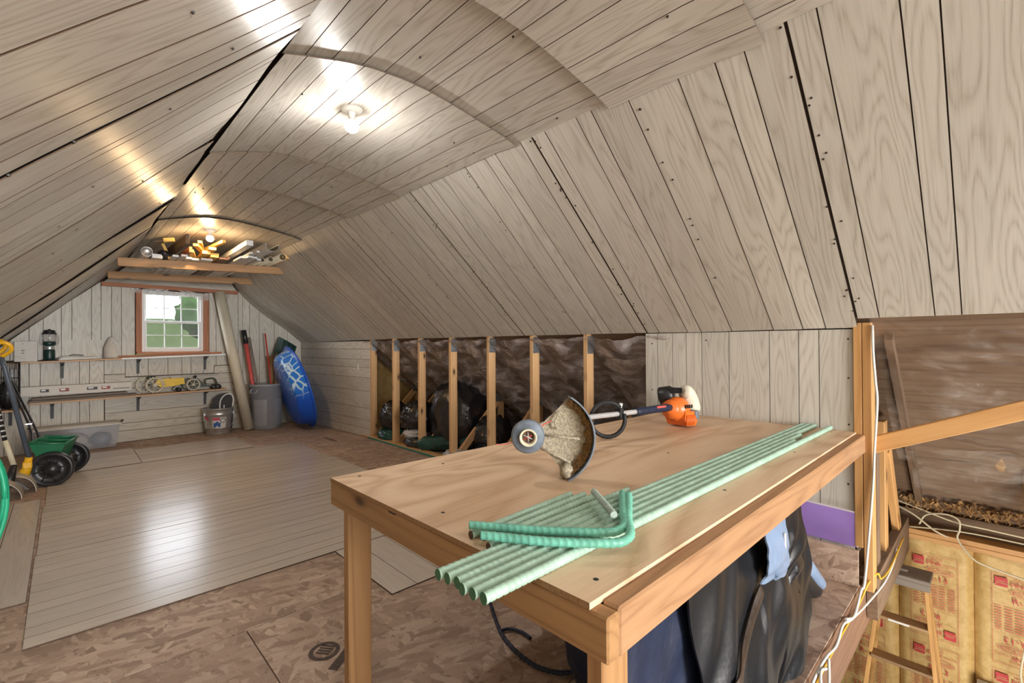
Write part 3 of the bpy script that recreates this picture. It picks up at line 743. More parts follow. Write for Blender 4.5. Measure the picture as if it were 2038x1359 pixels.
for a, b in zip(lo2, lo2[1:]): gboard(a, b, 0.875, 1.155, 0.006)
gboard(0.386, 0.60, 0.915, 1.155); gboard(0.386, 0.60, 0.82, 0.913, horiz=True); gboard(1.64, 1.97, 0.87, 0.985, horiz=True)
hz = [0.004, 0.152, 0.253, 0.405, 0.601, 0.72, 0.868]
for a, b in zip(hz, hz[1:]): gboard(0.392, 1.975, a, b, 0.003, horiz=True)
for a, b in zip([0.01, 0.149, 0.24, 0.37], [0.149, 0.24, 0.37]): gboard(a, b, 1.125, 1.372, 0.008)
m = MB(); gpoly(m, [(0.38, 2.128), (1.93, 2.128), (1.76, 2.40), (1.14, 2.49), (0.62, 2.36)], 0.045, 0.05); m.build('upper_fascia', 'panel', wall_far)
m = MB().bar(gp(0.355, 2.10, 0.05), gp(1.94, 2.10, 0.05), 0.06, 0.05, (0, 0, 1)); m.build('header_beam', 'redwood', wall_far)

# ---- window
win = tag(MB().bar(gp(0.715, 1.19, 0.01), gp(1.565, 1.19, 0.01), 0.16, 0.03).build('window_1', 'redwood', kind='structure'))
def wbar(x0, x1, z0, z1, y0, y1, name, mat, parent, bev=0.003):
    m = MB(); c = gp((x0 + x1) / 2, (z0 + z1) / 2, -(y0 + y1) / 2); m.hexa(c, ux, uy, V((0, 0, 1)), (x1 - x0) / 2, (y1 - y0) / 2, (z1 - z0) / 2, bev)
    return m.build(name, mat, parent)
wbar(0.712, 0.778, 1.20, 2.06, -0.02, 0.11, 'jamb', 'redwood', win); wbar(1.502, 1.568, 1.20, 2.06, -0.02, 0.11, 'jamb', 'redwood', win)
fr = MB()
for (a, b, c, d) in ((0.778, 0.812, 1.205, 2.06), (1.468, 1.502, 1.205, 2.06), (0.812, 1.468, 1.205, 1.235), (0.812, 1.468, 2.03, 2.06)):
    fr.hexa(gp((a + b) / 2, (c + d) / 2, -0.05), ux, uy, V((0, 0, 1)), (b - a) / 2, 0.035, (d - c) / 2, 0.003)
fr.build('window_frame', 'white', win)
for name, z0, z1, yy in (('lower_sash', 1.235, 1.635, 0.035), ('upper_sash', 1.615, 2.03, 0.065)):
    m = MB()
    def q(a, b, c, d): m.hexa(gp((a + b) / 2, (c + d) / 2, -yy), ux, uy, V((0, 0, 1)), (b - a) / 2, 0.014, (d - c) / 2, 0.002)
    q(0.812, 0.836, z0, z1); q(1.444, 1.468, z0, z1); q(0.836, 1.444, z0, z0 + 0.028); q(0.836, 1.444, z1 - 0.028, z1)
    sash = m.build(name, 'white', win)
    xa = [0.836, 1.039, 1.241, 1.444]; zm = (z0 + z1) / 2
    mu = MB()
    for x in xa[1:3]: mu.hexa(gp(x, zm, -yy), ux, uy, V((0, 0, 1)), 0.006, 0.006, (z1 - z0) / 2 - 0.028)
    mu.hexa(gp(1.14, zm, -yy), ux, uy, V((0, 0, 1)), 0.30, 0.006, 0.006); mu.build('muntin', 'white', sash)
    for i in range(3):
        for (a, b) in ((z0 + 0.028, zm - 0.006), (zm + 0.006, z1 - 0.028)):
            p = MB(); p.hexa(gp((xa[i] + xa[i + 1]) / 2, (a + b) / 2, -yy), ux, uy, V((0, 0, 1)), (xa[i + 1] - xa[i]) / 2 - 0.006, 0.0015, (b - a) / 2); p.build('pane', 'glass', sash)
# plastic film bunched along the window head
fm = MB().slab(lambda u, v: gp(lerp(0.70, 1.57, u), lerp(2.085 - 0.03 * abs(math.sin(u * 9)), 1.985 + 0.03 * math.sin(u * 11 + 1), v), 0.03 + 0.012 * math.sin(u * 40 + v * 3)), 40, 4, 0.001)
fm.build('plastic_film', 'filmwin', win)
for (a, b) in (((1.0, 2.04), (1.12, 2.10)), ((1.12, 2.10), (1.32, 2.03)), ((1.18, 2.095), (1.50, 2.02)), ((0.78, 2.06), (1.02, 2.075))):
    MB().tube([gp(*a, 0.05), gp((a[0] + b[0]) / 2, (a[1] + b[1]) / 2 + 0.004, 0.055), gp(*b, 0.05)], 0.006, 6).build('film_fold', 'white', win)

# ---- outside
gl = MB().slab(lambda u, v: (lerp(-30, 30, u), lerp(9.2, 60, v), -2.9 + 7.0 * v + 0.4 * noise.noise(V((u * 6, v * 6, 0)))), 16, 16, 0.3, (0, 0, 1)); struct(gl, 'ground', 'lawn')
for (x, y, z, r, lab) in ((5.0, 26, 2.85, 1.15, 'leafy green tree at the right of the far window view'), (8.2, 36, 2.6, 1.3, 'smaller rounded tree beside the big one outside the window')):
    t = thing('tree', (x, y, -0.8), lab, 'tree', 'trees outside the window')
    MB().blob((x, y, z), (r, r, r * 0.95), 0.35, 2.6, x, 28, 18).build('crown', 'leaf', t)
    MB().tube([(x, y, -0.8), (x + 0.05, y, 0.8), (x, y, z)], [0.16, 0.13, 0.09], 8).build('trunk', 'trunk', t)

# ---- right knee wall
wall_right = struct(MB().bar((3.093, 6.02, 0.6675), (2.972, 8.26, 0.6675), 0.06, 1.335).box((3.06, 0.545, 0.03), (3.13, 1.78, 1.36)), 'wall_right', 'backing')
hz = [0.003, 0.121, 0.234, 0.403, 0.638, 0.826, 0.965, 1.081, 1.225, 1.338]
for a, b in zip(hz, hz[1:]):
    m = MB().bar((XK - 0.003, 6.003, (a + b) / 2), (2.930, 8.235, (a + b) / 2), 0.006, b - a - 0.005, (0, 0, 1), 0); m.g = [V((p.y, p.z, p.x)) for p in m.v]; m.build('board', 'panel', wall_right)
MB().box((XK - 0.028, 6.30, 0.93), (XK - 0.021, 6.33, 1.0)).build('cabinet_latch', 'white', wall_right)
ky = [0.537, 0.695, 0.795, 0.949, 1.184, 1.359, 1.466, 1.564, 1.677, 1.772]
for a, b in zip(ky, ky[1:]):
    m = MB().box((XK - 0.006, a + 0.002, 0.0), (XK, b - 0.002, 1.352)); m.g = [V((p.z, p.y, p.x)) for p in m.v]; m.build('board', 'panel', wall_right)
nm = MB()
for (y, z) in ((1.72, 1.28), (1.72, 0.95), (1.33, 1.30), (0.56, 1.30), (0.56, 1.09), (0.56, 0.84), (0.565, 0.52)): nm.lathe([(0, 0.001), (0.005, 0.0008), (0.0055, -0.003)], (XK - 0.0065, y, z), (-1, 0, 0), 8, False)
nm.build('screw_heads', 'nail', wall_right, kind='stuff')
for y in (6.005, 5.405, 4.80, 4.18, 3.545, 2.945, 2.340):
    st = MB().bar((3.093, y - 0.021, 0.03), (3.093, y - 0.021, 1.37), 0.038, 0.088, (1, 0, 0)).build('stud', 'pine', wall_right)
    MB().box((3.052, y - 0.0425, 1.20), (3.136, y - 0.0402, 1.345)).build('truss_plate', 'plate', st)
    wb_ = MB().bar((3.14, y - 0.02, 0.03), (3.80, y - 0.02, 0.66), 0.036, 0.075, (-0.6, 0, 0.6)).build('diagonal_web', 'pine', wall_right)
    wv = MB().bar((3.80, y - 0.02, 0.02), (3.80, y - 0.02, 0.62), 0.036, 0.075, (1, 0, 0)).build('upright_web', 'pine', wall_right)
    MB().box((3.70, y - 0.041, 0.60), (3.86, y - 0.0385, 0.70)).build('truss_plate', 'plate', wb_)
for y0, y1 in ((0.500, 0.536), (0.458, 0.497)):
    MB().bar((3.075, (y0 + y1) / 2, -0.02 if y0 < 0.49 else 0.2), (3.075, (y0 + y1) / 2, 1.385), y1 - y0, 0.09, (1, 0, 0)).build('post', 'pinegold', wall_right)
MB().bar((3.10, 0.47, 0.735), (3.10, -1.00, 1.379), 0.038, 0.082, (0, 0.4, 0.9), 0.004).build('diagonal_brace', 'pinegold', wall_right)
MB().bar((3.35, 0.50, -0.02), (3.35, 0.50, 0.72), 0.04, 0.09, (1, 0, 0)).build('post', 'darkwood', wall_right)
MB().bar((3.62, 0.50, 0.02), (3.62, 0.50, 0.80), 0.04, 0.11, (1, 0, 0)).build('post', 'pinegold', wall_right)
MB().bar((4.10, 0.49, 0.0), (3.70, 0.49, 0.62), 0.04, 0.09, (1, 0, 1)).build('diagonal_web', 'pinegold', wall_right)
MB().bar((4.05, -0.115, -0.05), (4.05, -0.115, 0.52), 0.038, 0.089, (1, 0, 0)).build('upright_web', 'pinegold', wall_right)

# ---- eaves: insulation between the rafters with plastic sheet over it
def ES(y, s, lift=0.0): return V((3.10 + 1.42 * s, y, 1.335 - 1.30 * s)) + V((-0.67, 0, -0.74)) * lift
eave3 = struct(MB().slab(lambda u, v: ES(lerp(4.45, 8.25, u), v, -0.06 + 0.03 * noise.noise(V((u * 20, v * 5, 7)))), 30, 10, 0.05, (-0.67, 0, -0.74)), 'wall_eave_end', 'batt')
MB().prism([(3.13, 0.01), (4.5, 0.01), (4.5, 0.10), (3.13, 1.33)], (0, 6.30, 0), (1, 0, 0), (0, 0, 1), (0, 1, 0), 0.06).build('cavity_end_batt', 'batt', eave3)
eave = struct(MB().slab(lambda u, v: ES(lerp(1.55, 4.45, u), v, -0.06 + 0.03 * noise.noise(V((u * 20, v * 5, 1)))), 40, 10, 0.05, (-0.67, 0, -0.74)), 'wall_eave_far', 'insul2')
eave2 = struct(MB().slab(lambda u, v: ES(lerp(-2.9, 1.55, u), lerp(-0.13, 0.90, v), -0.05 + 0.05 * noise.noise(V((u * 30, v * 6, 5))) - 0.02 * v), 60, 30, 0.06, (-0.67, 0, -0.74)), 'wall_eave_near', 'insul')
fz = MB()
for q in range(260):
    y = random.uniform(-0.6, 0.5); p = ES(y, random.uniform(0.885, 0.93), random.uniform(-0.03, 0.02)); L = random.uniform(0.02, 0.06)
    fz.tube([p, p + V((random.uniform(-.02, .02), random.uniform(-.02, .02), -L * 0.6)), p + V((random.uniform(-.04, .03), random.uniform(-.03, .03), -L))], [0.008, 0.005, 0.001], 4, False, False)
fz.build('torn_insulation_edge', 'insul', eave2, kind='stuff')
for y in (6.0, 5.4, 4.8, 4.18, 3.54, 2.94, 2.34, 1.74): MB().bar(ES(y, 0.0, -0.02), ES(y, 0.98, -0.02), 0.038, 0.09, (0.67, 0, 0.74)).build('rafter', 'darkwood', eave)
MB().bar(ES(0.40, 0.02, -0.02), ES(0.40, 0.95, -0.02), 0.038, 0.09, (0.67, 0, 0.74)).build('rafter', 'darkwood', eave2)
def crumple(a, b, seed):
    n = noise.noise(V((a, b, seed))); r = 1 - abs(noise.noise(V((a * 1.7 + 3, b * 1.7, seed + 5)))) * 2
    return 0.5 * n + 0.5 * r + 0.25 * noise.noise(V((a * 4.1, b * 4.1, seed)))
SY = [6.28, 6.0, 5.4, 4.8, 4.18, 3.54, 2.94, 2.34, 1.74, 1.5]
def farfilm(u, v):
    y = lerp(6.26, 1.58, u); d = min(abs(y - q) for q in SY); k = min(1, d / 0.3)
    sag = (0.10 * k * (0.3 + v)) * (0.6 + 0.5 * noise.noise(V((y * 0.8, v, 2))))
    rad = 0.045 * crumple(y * 2.2 - v * 3.0, v * 2.0 + y * 0.7, 3) * (0.3 + k) + 0.034 * crumple(y * 5 - v * 7, v * 4, 8) * (0.4 + 0.6 * k) + 0.010 * crumple(y * 13 - v * 9, v * 11, 4)
    return ES(y, -0.03 + v * 0.96, 0.035 + sag + rad)
tag(MB().slab(farfilm, 230, 80, 0.0012).build('plastic_sheeting', 'filmdark'), 'purplish grey plastic sheet stapled behind the open wall studs', 'plastic sheet')
def nearfilm(u, v):
    y = lerp(0.455, -1.0, u)
    pull = math.exp(-((y - 0.44) ** 2 * 9 + (v - 0.08) ** 2 * 30))
    st = 0.020 * crumple(y * 2.0, v * 9 + y * 1.2, 4) + 0.030 * math.sin(v * 13 + y * 2.2 + 2 * noise.noise(V((y * 2, v * 2, 1)))) * smooth(0.45, 0.1, y)
    return ES(y, -0.10 + v * 0.69, 0.05 + 0.05 * smooth(0.45, 0.2, y) + st * (1 - pull) + 0.016 * crumple(y * 5 + v * 2, v * 14, 2) * (1 - pull) + 0.006 * crumple(y * 14, v * 26, 6))
tag(MB().slab(nearfilm, 120, 120, 0.0012).build('plastic_sheeting', 'film'), 'clear plastic sheet over brown insulation right of the corner post', 'plastic sheet')
def nearfilm2(u, v):
    y = lerp(0.40, -1.0, u)
    st = 0.03 * crumple(y * 2.5, v * 5 + y * 1.5, 14) + 0.02 * math.sin(v * 11 + y * 4)
    return ES(y, 0.54 + v * 0.34 - 0.05 * math.sin(u * 5), 0.03 + st)
tag(MB().slab(nearfilm2, 60, 40, 0.0012).build('plastic_sheeting', 'film'), 'lower torn plastic sheet hanging below the diagonal brace', 'plastic sheet')

# ---- walls out of view, closing the attic
struct(MB().box((3.10, -6.5, -0.2), (3.2, -1.6, 1.36)), 'wall_right_near', 'panel')
struct(MB().box((-0.78, -6.5, -0.26), (-0.66, 8.3, 1.20)), 'wall_left', 'panel')
struct(MB().box((-0.9, -6.62, -0.3), (4.8, -6.5, 3.2)), 'wall_near', 'panel')

# ================================================================== LAMPS
def lamp(x, y, zc, zb, mat, label, tint):
    t = thing('ceiling_lamp', (x, y, zc), label, 'lamp', 'bare bulb lamps along the ceiling')
    MB().lathe([(0, -0.002), (0.052, -0.002), (0.056, -0.008), (0.055, -0.016), (0.044, -0.026), (0.024, -0.029), (0.0, -0.029)], (x, y, zc), (0, 0, 1), 28).build('lamp_holder', 'porcelain', t)
    MB().lathe([(0.019, -0.028), (0.020, -0.032), (0.017, -0.035), (0.019, -0.039), (0.0165, -0.043), (0.0185, -0.047), (0.016, -0.051), (0.017, -0.058), (0.0, -0.058)], (x, y, zc), (0, 0, 1), 20).build('socket', 'porcelain', t)
    r = 0.035; L = zc - 0.056 - zb
    # LED lamp: opaque collar and dim shoulder added against ceiling glare, lit dome below
    up_ = [(r * math.sin(a), r * math.cos(a)) for a in [PI * (0.22 + 0.13 * i / 3) for i in range(4)]]
    MB().lathe([(0.0135, L), (0.0155, L * 0.75)] + up_[:2], (x, y, zb), (0, 0, 1), 24).build('bulb_collar', 'porcelain', t)
    MB().lathe([(r * math.sin(a), r * math.cos(a)) for a in [PI * (0.263 + 0.292 * i / 5) for i in range(6)]], (x, y, zb), (0, 0, 1), 24).build('bulb_shoulder', 'bulbdim', t)
    MB().lathe([(r * math.sin(a), r * math.cos(a)) for a in [PI * (0.555 + 0.445 * i / 10) for i in range(11)]], (x, y, zb), (0, 0, 1), 24).build('bulb', mat, t)
    return t
lamp(1.076, 2.305, 2.512, 2.415, 'bulb', 'bare white bulb in a porcelain holder, nearest on the arched ceiling', 0)
lamp(1.115, 5.74, 2.512, 2.415, 'bulbwarm', 'bare warm bulb above the scrap wood on the overhead rack', 1)
lamp(1.076, -4.60, 2.515, 2.415, 'bulb', 'added unseen bulb farthest behind the viewpoint, brightening the attic', 3)  # extra lamp added out of view to even out the brightness
lamp(1.076, -1.15, 2.515, 2.415, 'bulb', 'added unseen bulb on the ceiling behind the viewpoint, for brightness', 2)  # second bulb added out of view for more overall light

# ================================================================== FLOOR PANELLING SHEETS
def floor_sheet(x0, x1, y0, y1, z, along, cuts, label, tilt=0.0):
    t = thing('panelling_sheet', ((x0 + x1) / 2, (y0 + y1) / 2, z), label, 'floor panel', 'panelling sheets laid on the floor')
    MB().box((x0, y0, z), (x1, y1, z + 0.002)).build('sheet_back', 'backing', t)
    for a, b in zip(cuts, cuts[1:]):
        m = MB(); g = 0.0017
        if along == 'x':
            m.box((x0, y0 + a + g, z + 0.0018), (x1, min(y1, y0 + b) - g, z + 0.006)); m.g = [V((p.x, p.y, 0)) for p in m.v]
        else:
            m.box((x0 + a + g, y0, z + 0.0018), (min(x1, x0 + b) - g, y1, z + 0.006)); m.g = [V((p.y, p.x, 0)) for p in m.v]
        m.mi = [1, 1, 1, 1, 1, 0]
        m.build('board', ['floorpanel', 'hardboard'], t)
FP = [0, 0.10, 0.20, 0.36, 0.46, 0.62, 0.72, 0.89, 1.00, 1.12, 1.22]
floor_sheet(-0.125, 2.22, 2.862, 4.080, 0.0005, 'x', FP, 'pale grooved panelling sheet on the floor, nearest the bare chipboard')
floor_sheet(-0.118, 2.24, 4.084, 5.302, 0.0005, 'x', [1.22 - q for q in FP][::-1], 'pale grooved panelling sheet in the middle of the floor')
floor_sheet(-0.105, 2.22, 5.306, 6.50, 0.0005, 'x', FP[:-1] + [1.194], 'pale grooved panelling sheet on the floor beside the spreader wheels')
floor_sheet(0.63, 1.74, 6.52, 7.42, 0.0005, 'x', [0, 0.22, 0.45, 0.66, 0.9], 'panelling sheet on the floor below the metal pail')
floor_sheet(0.08, 0.622, 6.53, 7.55, 0.0005, 'x', [0, 0.3, 0.62, 1.02], 'small panelling sheet on the floor before the clear storage bin')
floor_sheet(-0.62, -0.135, 3.385, 5.58, 0.0005, 'y', [0, 0.2, 0.33, 0.485], 'narrow panelling strip on the floor beside the green hose')
floor_sheet(1.215, 2.30, 2.165, 2.855, 0.0005, 'y', [0, 0.15, 0.33, 0.52, 0.80, 1.085], 'small panelling offcut on the floor behind the bench leg')

# ================================================================== WORKBENCH
bench = thing('workbench', (1.87, 1.08, 0), 'long wooden workbench with plywood top built against the knee wall', 'workbench')
ZT = 0.805
poly = [(0.70, 0.5265), (3.040, 0.5265), (3.040, 1.632), (0.695, 1.674)]
m = MB(); n = 4
pts = [(x, y, ZT - 0.013) for x, y in poly] + [(x, y, ZT) for x, y in poly]
m.add(pts, [(3, 2, 1, 0)], [(x, y, z) for x, y, z in pts], False, 0); m.f = []; m.s = []; m.mi = []
for q, mi in [((3, 2, 1, 0), 0), ((4, 5, 6, 7), 0)] + [((i, (i + 1) % 4, 4 + (i + 1) % 4, 4 + i), 1 if i == 3 else 0) for i in range(4)]: m.f.append(list(q)); m.s.append(False); m.mi.append(mi)
m.build('plywood_top', ['ply', 'plyedge'], bench)
MB().box((0.700, 0.486, 0.706), (0.738, 1.684, 0.7915), 0.004).build('end_apron', 'benchpine', bench)
MB().box((0.738, 0.486, 0.704), (3.042, 0.526, 0.797), 0.005).build('front_apron', 'oldpine', bench)
MB().box((0.738, 1.634, 0.706), (3.042, 1.672, 0.7915), 0.003).build('back_apron', 'benchpine', bench)
for x in (1.5, 2.3): MB().box((x, 0.526, 0.704), (x + 0.038, 1.634, 0.7915), 0.003).build('joist', 'benchpine', bench)
for (x0, x1, y0, y1) in ((0.739, 0.828, 1.624, 1.664), (0.739, 0.828, 0.5265, 0.5645), (2.95, 3.04, 1.594, 1.632)):
    MB().box((x0, y0, 0.0), (x1, y1, 0.706), 0.003).build('leg', 'benchpine', bench)
MB().box((0.698, 1.225, 0.786), (0.712, 1.262, 0.7935)).build('tape_mark', 'black', bench)
nm = MB()
for (x, y) in ((0.78, 0.57), (0.78, 1.1), (0.78, 1.62), (1.55, 0.62), (1.5, 1.5), (2.3, 0.62), (2.35, 1.52), (2.95, 0.62), (1.1, 1.55), (1.9, 1.0)): nm.lathe([(0, 0.0008), (0.006, 0.0006), (0.0065, -0.002)], (x, y, ZT), (0, 0, 1), 8, False)
nm.build('screw_heads', 'nail', bench, kind='stuff')

# ================================================================== REBAR
def rebar(path, r, mat, endmat, label, group, pitch=0.0165, h=0.0020):
    P = [V(p) for p in path]; out = [P[0]]
    for a, b in zip(P, P[1:]):
        n = max(1, int((b - a).length / (pitch / 5.0)))
        out += [a + (b - a) * (i / n) for i in range(1, n + 1)]
    def ribs(s, a):
        w = math.sin(2 * PI * s / pitch + 1.1 * abs((a % (2 * PI)) - PI))
        return h * max(0.0, w) ** 3
    m = MB().tube(out, r, 12, True, True, 0, ribs); m.mi[-1] = 1; m.mi[-2] = 1
    return m.build('rebar_rod', [mat, endmat], None, None, label, 'rebar', group)
zr = ZT + 0.0118
ords = ['farthest of the long row from the bench front', 'second from the back of the long row', 'third from the back of the long row', 'fourth from the back, its far end short of the wall', 'fifth from the back, shortest of the long row', 'closest of the long row to the bench front']
for i, (ya, xb, yb) in enumerate(((0.792, 3.03, 0.768), (0.766, 3.03, 0.741), (0.739, 3.03, 0.714), (0.713, 2.66, 0.692), (0.686, 2.48, 0.668), (0.659, 3.02, 0.639))):
    rebar([(0.548 + 0.004 * (i % 3), ya, zr), (xb, yb, zr)], 0.0105, 'rebar', 'rebarend', 'long pale green rebar rod, ' + ords[i], 'long rebar rods on the workbench')
so = ['with its far end farthest back', 'second from the back of the short ones', 'third from the back of the short ones', 'next to the long rods']
for i, (a, b) in enumerate((((0.722, 0.902), (1.135, 0.924)), ((0.738, 0.874), (1.165, 0.893)), ((0.760, 0.847), (1.185, 0.862)), ((0.708, 0.820), (1.30, 0.822)))):
    rebar([(*a, zr - 0.0015), (*b, zr - 0.0015)], 0.0092, 'rebar', 'rust', 'short straight rebar rod lying on the plywood, ' + so[i], 'short rebar rods on the workbench')
zb2 = zr + 0.0222
rebar(arcpath([(0.722, 0.905, zb2), (0.82, 0.760, zb2), (0.915, 0.650, zb2), (0.955, 0.630, zb2), (0.995, 0.640, zb2), (1.05, 0.678, zb2), (1.198, 0.777, zb2)], 4), 0.0098, 'rebarvivid', 'rebarend', 'bent bright green rebar lying across the rods, the farther of the two elbows', 'bent rebar pieces')
rebar(arcpath([(0.702, 0.838, zb2), (0.79, 0.700, zb2), (0.878, 0.603, zb2), (0.915, 0.588, zb2), (0.957, 0.600, zb2), (1.03, 0.652, zb2), (1.192, 0.752, zb2)], 4), 0.0098, 'rebarvivid', 'rebarend', 'bent bright green rebar lying across the rods, the elbow nearer the bench front', 'bent rebar pieces')
rebar([(1.12, 0.824, zb2 + 0.012), (0.992, 0.668, zb2 + 0.0165)], 0.0082, 'rebargrey', 'rebargrey', 'short dusty grey rebar stub lying across the rods inside the bend', 'short rebar rods on the workbench')

# ================================================================== STRING TRIMMER
R_, U_, T_ = V((0.72, -0.694, 0)), V((0, 0, 1)), V((-0.694, -0.72, 0))
C0 = V((1.205, 1.176, 0.957))
tr = thing('string_trimmer', (1.85, 1.28, ZT), 'orange and cream string trimmer lying on the plywood with its dusty guard up', 'string trimmer')
def L2(x, y, z=0.0): return C0 + R_ * x + U_ * y + T_ * z
# deflector: a dished fan with a turned-down outer skirt
def fan(u, v):
    a = math.radians(lerp(-47, 43, u)); ro = lerp(0.200, 0.226, math.sin(PI * u)) + 0.004
    r = lerp(0.035, ro, v); z = -0.012 + 0.028 * v - 0.03 * math.sin(PI * v) * 0.4
    pinch = 1.0 - 0.25 * (1 - v) * abs(2 * u - 1)
    return L2(r * math.cos(a), r * math.sin(a) * pinch, z)
gd = MB().slab(fan, 24, 10, 0.004).build('guard', 'guard', tr)
def skirt(u, v):
    a = math.radians(lerp(-48, 44, u)); ro = lerp(0.204, 0.230, math.sin(PI * u)); return L2(ro * math.cos(a) + 0.004 * v, ro * math.sin(a), lerp(0.012, 0.062, v))
MB().slab(skirt, 28, 3, 0.005).build('guard_skirt', 'slate', gd)
def clip(u, v):
    a = math.radians(lerp(-44, 41, u)); ro = lerp(0.196, 0.222, math.sin(PI * u)) - 0.028 * v * (0.7 + 0.4 * noise.noise(V((u * 14, v * 3, 2)))); return L2(ro * math.cos(a), ro * math.sin(a), lerp(0.048, 0.020, v) + 0.006 * noise.noise(V((u * 40, v * 9, 1))))
MB().slab(clip, 60, 6, 0.006).build('grass_residue', 'grass', gd)
for (x0, y0, x1, y1) in ((0.055, 0.002, 0.185, -0.012), (0.045, -0.045, 0.150, -0.095)): MB().tube([L2(x0, y0, 0.010), L2(x1, y1, 0.020)], 0.0045, 6).build('guard_rib', 'guard', gd)
MB().tube([L2(0.115, 0.085, 0.012), L2(0.098, 0.05, 0.012), L2(0.10, 0.03, 0.012), L2(0.118, 0.02, 0.013)], 0.004, 6).build('guard_rib', 'guard', gd)
MB().blob(L2(0.138, -0.125, 0.025), (0.024, 0.024, 0.026), 0.4, 3, 4, 14, 10).build('line_cutter', 'guard', gd)
sp = MB().lathe([(0.0, 0.03), (0.022, 0.03), (0.024, 0.045), (0.027, 0.047), (0.030, 0.045), (0.031, 0.040), (0.052, 0.038), (0.058, 0.032), (0.0595, 0.012), (0.055, 0.0), (0.0, 0.0)], L2(0, 0, 0.01), T_, 32).build('spool_head', 'slate', tr)
MB().lathe([(0.021, 0.0305), (0.024, 0.0455), (0.029, 0.0480), (0.0315, 0.0465), (0.0285, 0.0440), (0.0245, 0.0405)], L2(0, 0, 0.0105), T_, 24).build('spool_ring', 'creamhandle', sp)
MB().lathe([(0.0, 0.0312), (0.021, 0.0312)], L2(0, 0, 0.0105), T_, 20).build('spool_core', 'rust', sp)
for a in (0.5, 1.6, 2.7): MB().tube([L2(-0.017 * math.cos(a), -0.017 * math.sin(a), 0.045), L2(0.017 * math.cos(a), 0.017 * math.sin(a), 0.045)], 0.0018, 5).build('spool_spring', 'alu' if a > 1 else 'red', sp)
MB().tube(arcpath([L2(0.034, 0.026, 0.03), L2(0.06, 0.042, 0.02), L2(0.085, 0.052, 0.014)], 4), 0.0022, 5).build('trimmer_line', 'red', sp)
MB().tube(arcpath([L2(-0.055, -0.02, 0.03), L2(-0.085, -0.028, 0.03), L2(-0.112, -0.024, 0.04)], 4), 0.0012, 5).build('trimmer_line', 'red', sp)
SH = arcpath([C0 - T_ * 0.02, C0 - T_ * 0.055 + U_ * 0.006 + R_ * 0.03, V((1.42, 1.285, 0.955)), V((1.62, 1.325, 0.944)), V((1.84, 1.337, 0.935)), V((2.12, 1.302, 0.930)), V((2.22, 1.289, 0.930))], 6)
MB().tube(SH, 0.0125, 14).build('shaft', 'alu', tr)
gr = MB().tube([(2.13, 1.300, 0.930), (2.15, 1.297, 0.930), (2.20, 1.290, 0.930), (2.30, 1.284, 0.928), (2.40, 1.276, 0.926), (2.44, 1.272, 0.924)], [0.016, 0.021, 0.019, 0.020, 0.022, 0.018], 14).build('hand_grip', 'navy', tr)
MB().bar((2.29, 1.268, 0.940), (2.375, 1.262, 0.938), 0.008, 0.012).build('throttle_lockout', 'redpaint', gr)
HL = []
for k in range(25):
    a = math.radians(18 - 335 * k / 24 * 1.0); HL.append(V((1.955, 1.35, 0.905)) + R_ * 0.030 + R_ * (0.085 * math.cos(a) - 0.03) + U_ * (0.086 * math.sin(a)))
lh = MB().tube(HL, 0.0105, 10).build('loop_handle', 'rubber', tr)
MB().box((1.995, 1.298, 0.908), (2.022, 1.342, 0.962), 0.004).build('handle_clamp', 'black', lh)
MB().tube([(2.005, 1.31, 0.955), (2.005, 1.305, 0.985)], [0.006, 0.009], 8).build('wing_nut', 'white', lh)
# engine
E0 = V((2.545, 1.285, 0.905)); ea, eb, ec = V((0.985, -0.10, -0.05)).normalized(), None, None
ea, eb, ec = basis(ea)   # forward along shaft, side, up
def EP(x, y, z): return E0 + ea * x + eb * y + ec * z
hs = MB().lathe([(0.0, -0.098), (0.020, -0.098), (0.026, -0.088), (0.050, -0.078), (0.056, -0.058), (0.058, -0.035), (0.066, -0.03), (0.070, 0.0), (0.067, 0.03), (0.05, 0.045), (0.0, 0.046)], E0, ea, 20).build('engine_housing', 'orange', tr)
for a in range(4):
    MB().box(EP(-0.02 + 0.02 * a, -0.07, 0.02) - V((0.004, 0.003, 0.010)), EP(-0.02 + 0.02 * a, -0.07, 0.02) + V((0.004, 0.003, 0.010))).build('cooling_slot', 'black', hs)
sv = MB()
sv.prism([(-0.045, 0.0), (0.085, 0.0), (0.092, -0.03), (0.062, -0.082), (-0.028, -0.082), (-0.05, -0.045)], EP(0.02, -0.072, -0.008), ea, ec, eb, 0.125)
so_ = sv.build('starter_cover', 'orange', tr)
for k in range(7): MB().tube([EP(-0.012 + 0.014 * k, -0.076, -0.028), EP(-0.020 + 0.0125 * k, -0.077, -0.084)], 0.0042, 6).build('cover_fin', 'orange', so_)
MB().box(EP(0.085, -0.06, -0.03) - V((0.02, 0.02, 0.024)), EP(0.085, -0.06, -0.03) + V((0.02, 0.02, 0.024)), 0.004).build('air_filter', 'slate', tr)
MB().tube(arcpath([EP(0.045, -0.005, 0.100), EP(0.075, -0.012, 0.090), EP(0.105, -0.018, 0.050), EP(0.122, -0.022, 0.005), EP(0.120, -0.022, -0.020)], 4), [0.022, 0.034, 0.042, 0.046, 0.047, 0.047, 0.047, 0.047, 0.047, 0.047, 0.047, 0.047, 0.047, 0.045, 0.042, 0.034, 0.018], 16).build('fuel_tank', 'cream', tr)
mf = MB().lathe([(0.0, -0.05), (0.045, -0.05), (0.052, -0.04), (0.052, 0.02), (0.04, 0.035), (0.0, 0.035)], EP(0.0, 0.06, 0.075), (ea * 0.4 + ec * 0.2 - eb * 0.9), 18).build('muffler_cover', 'black', tr)
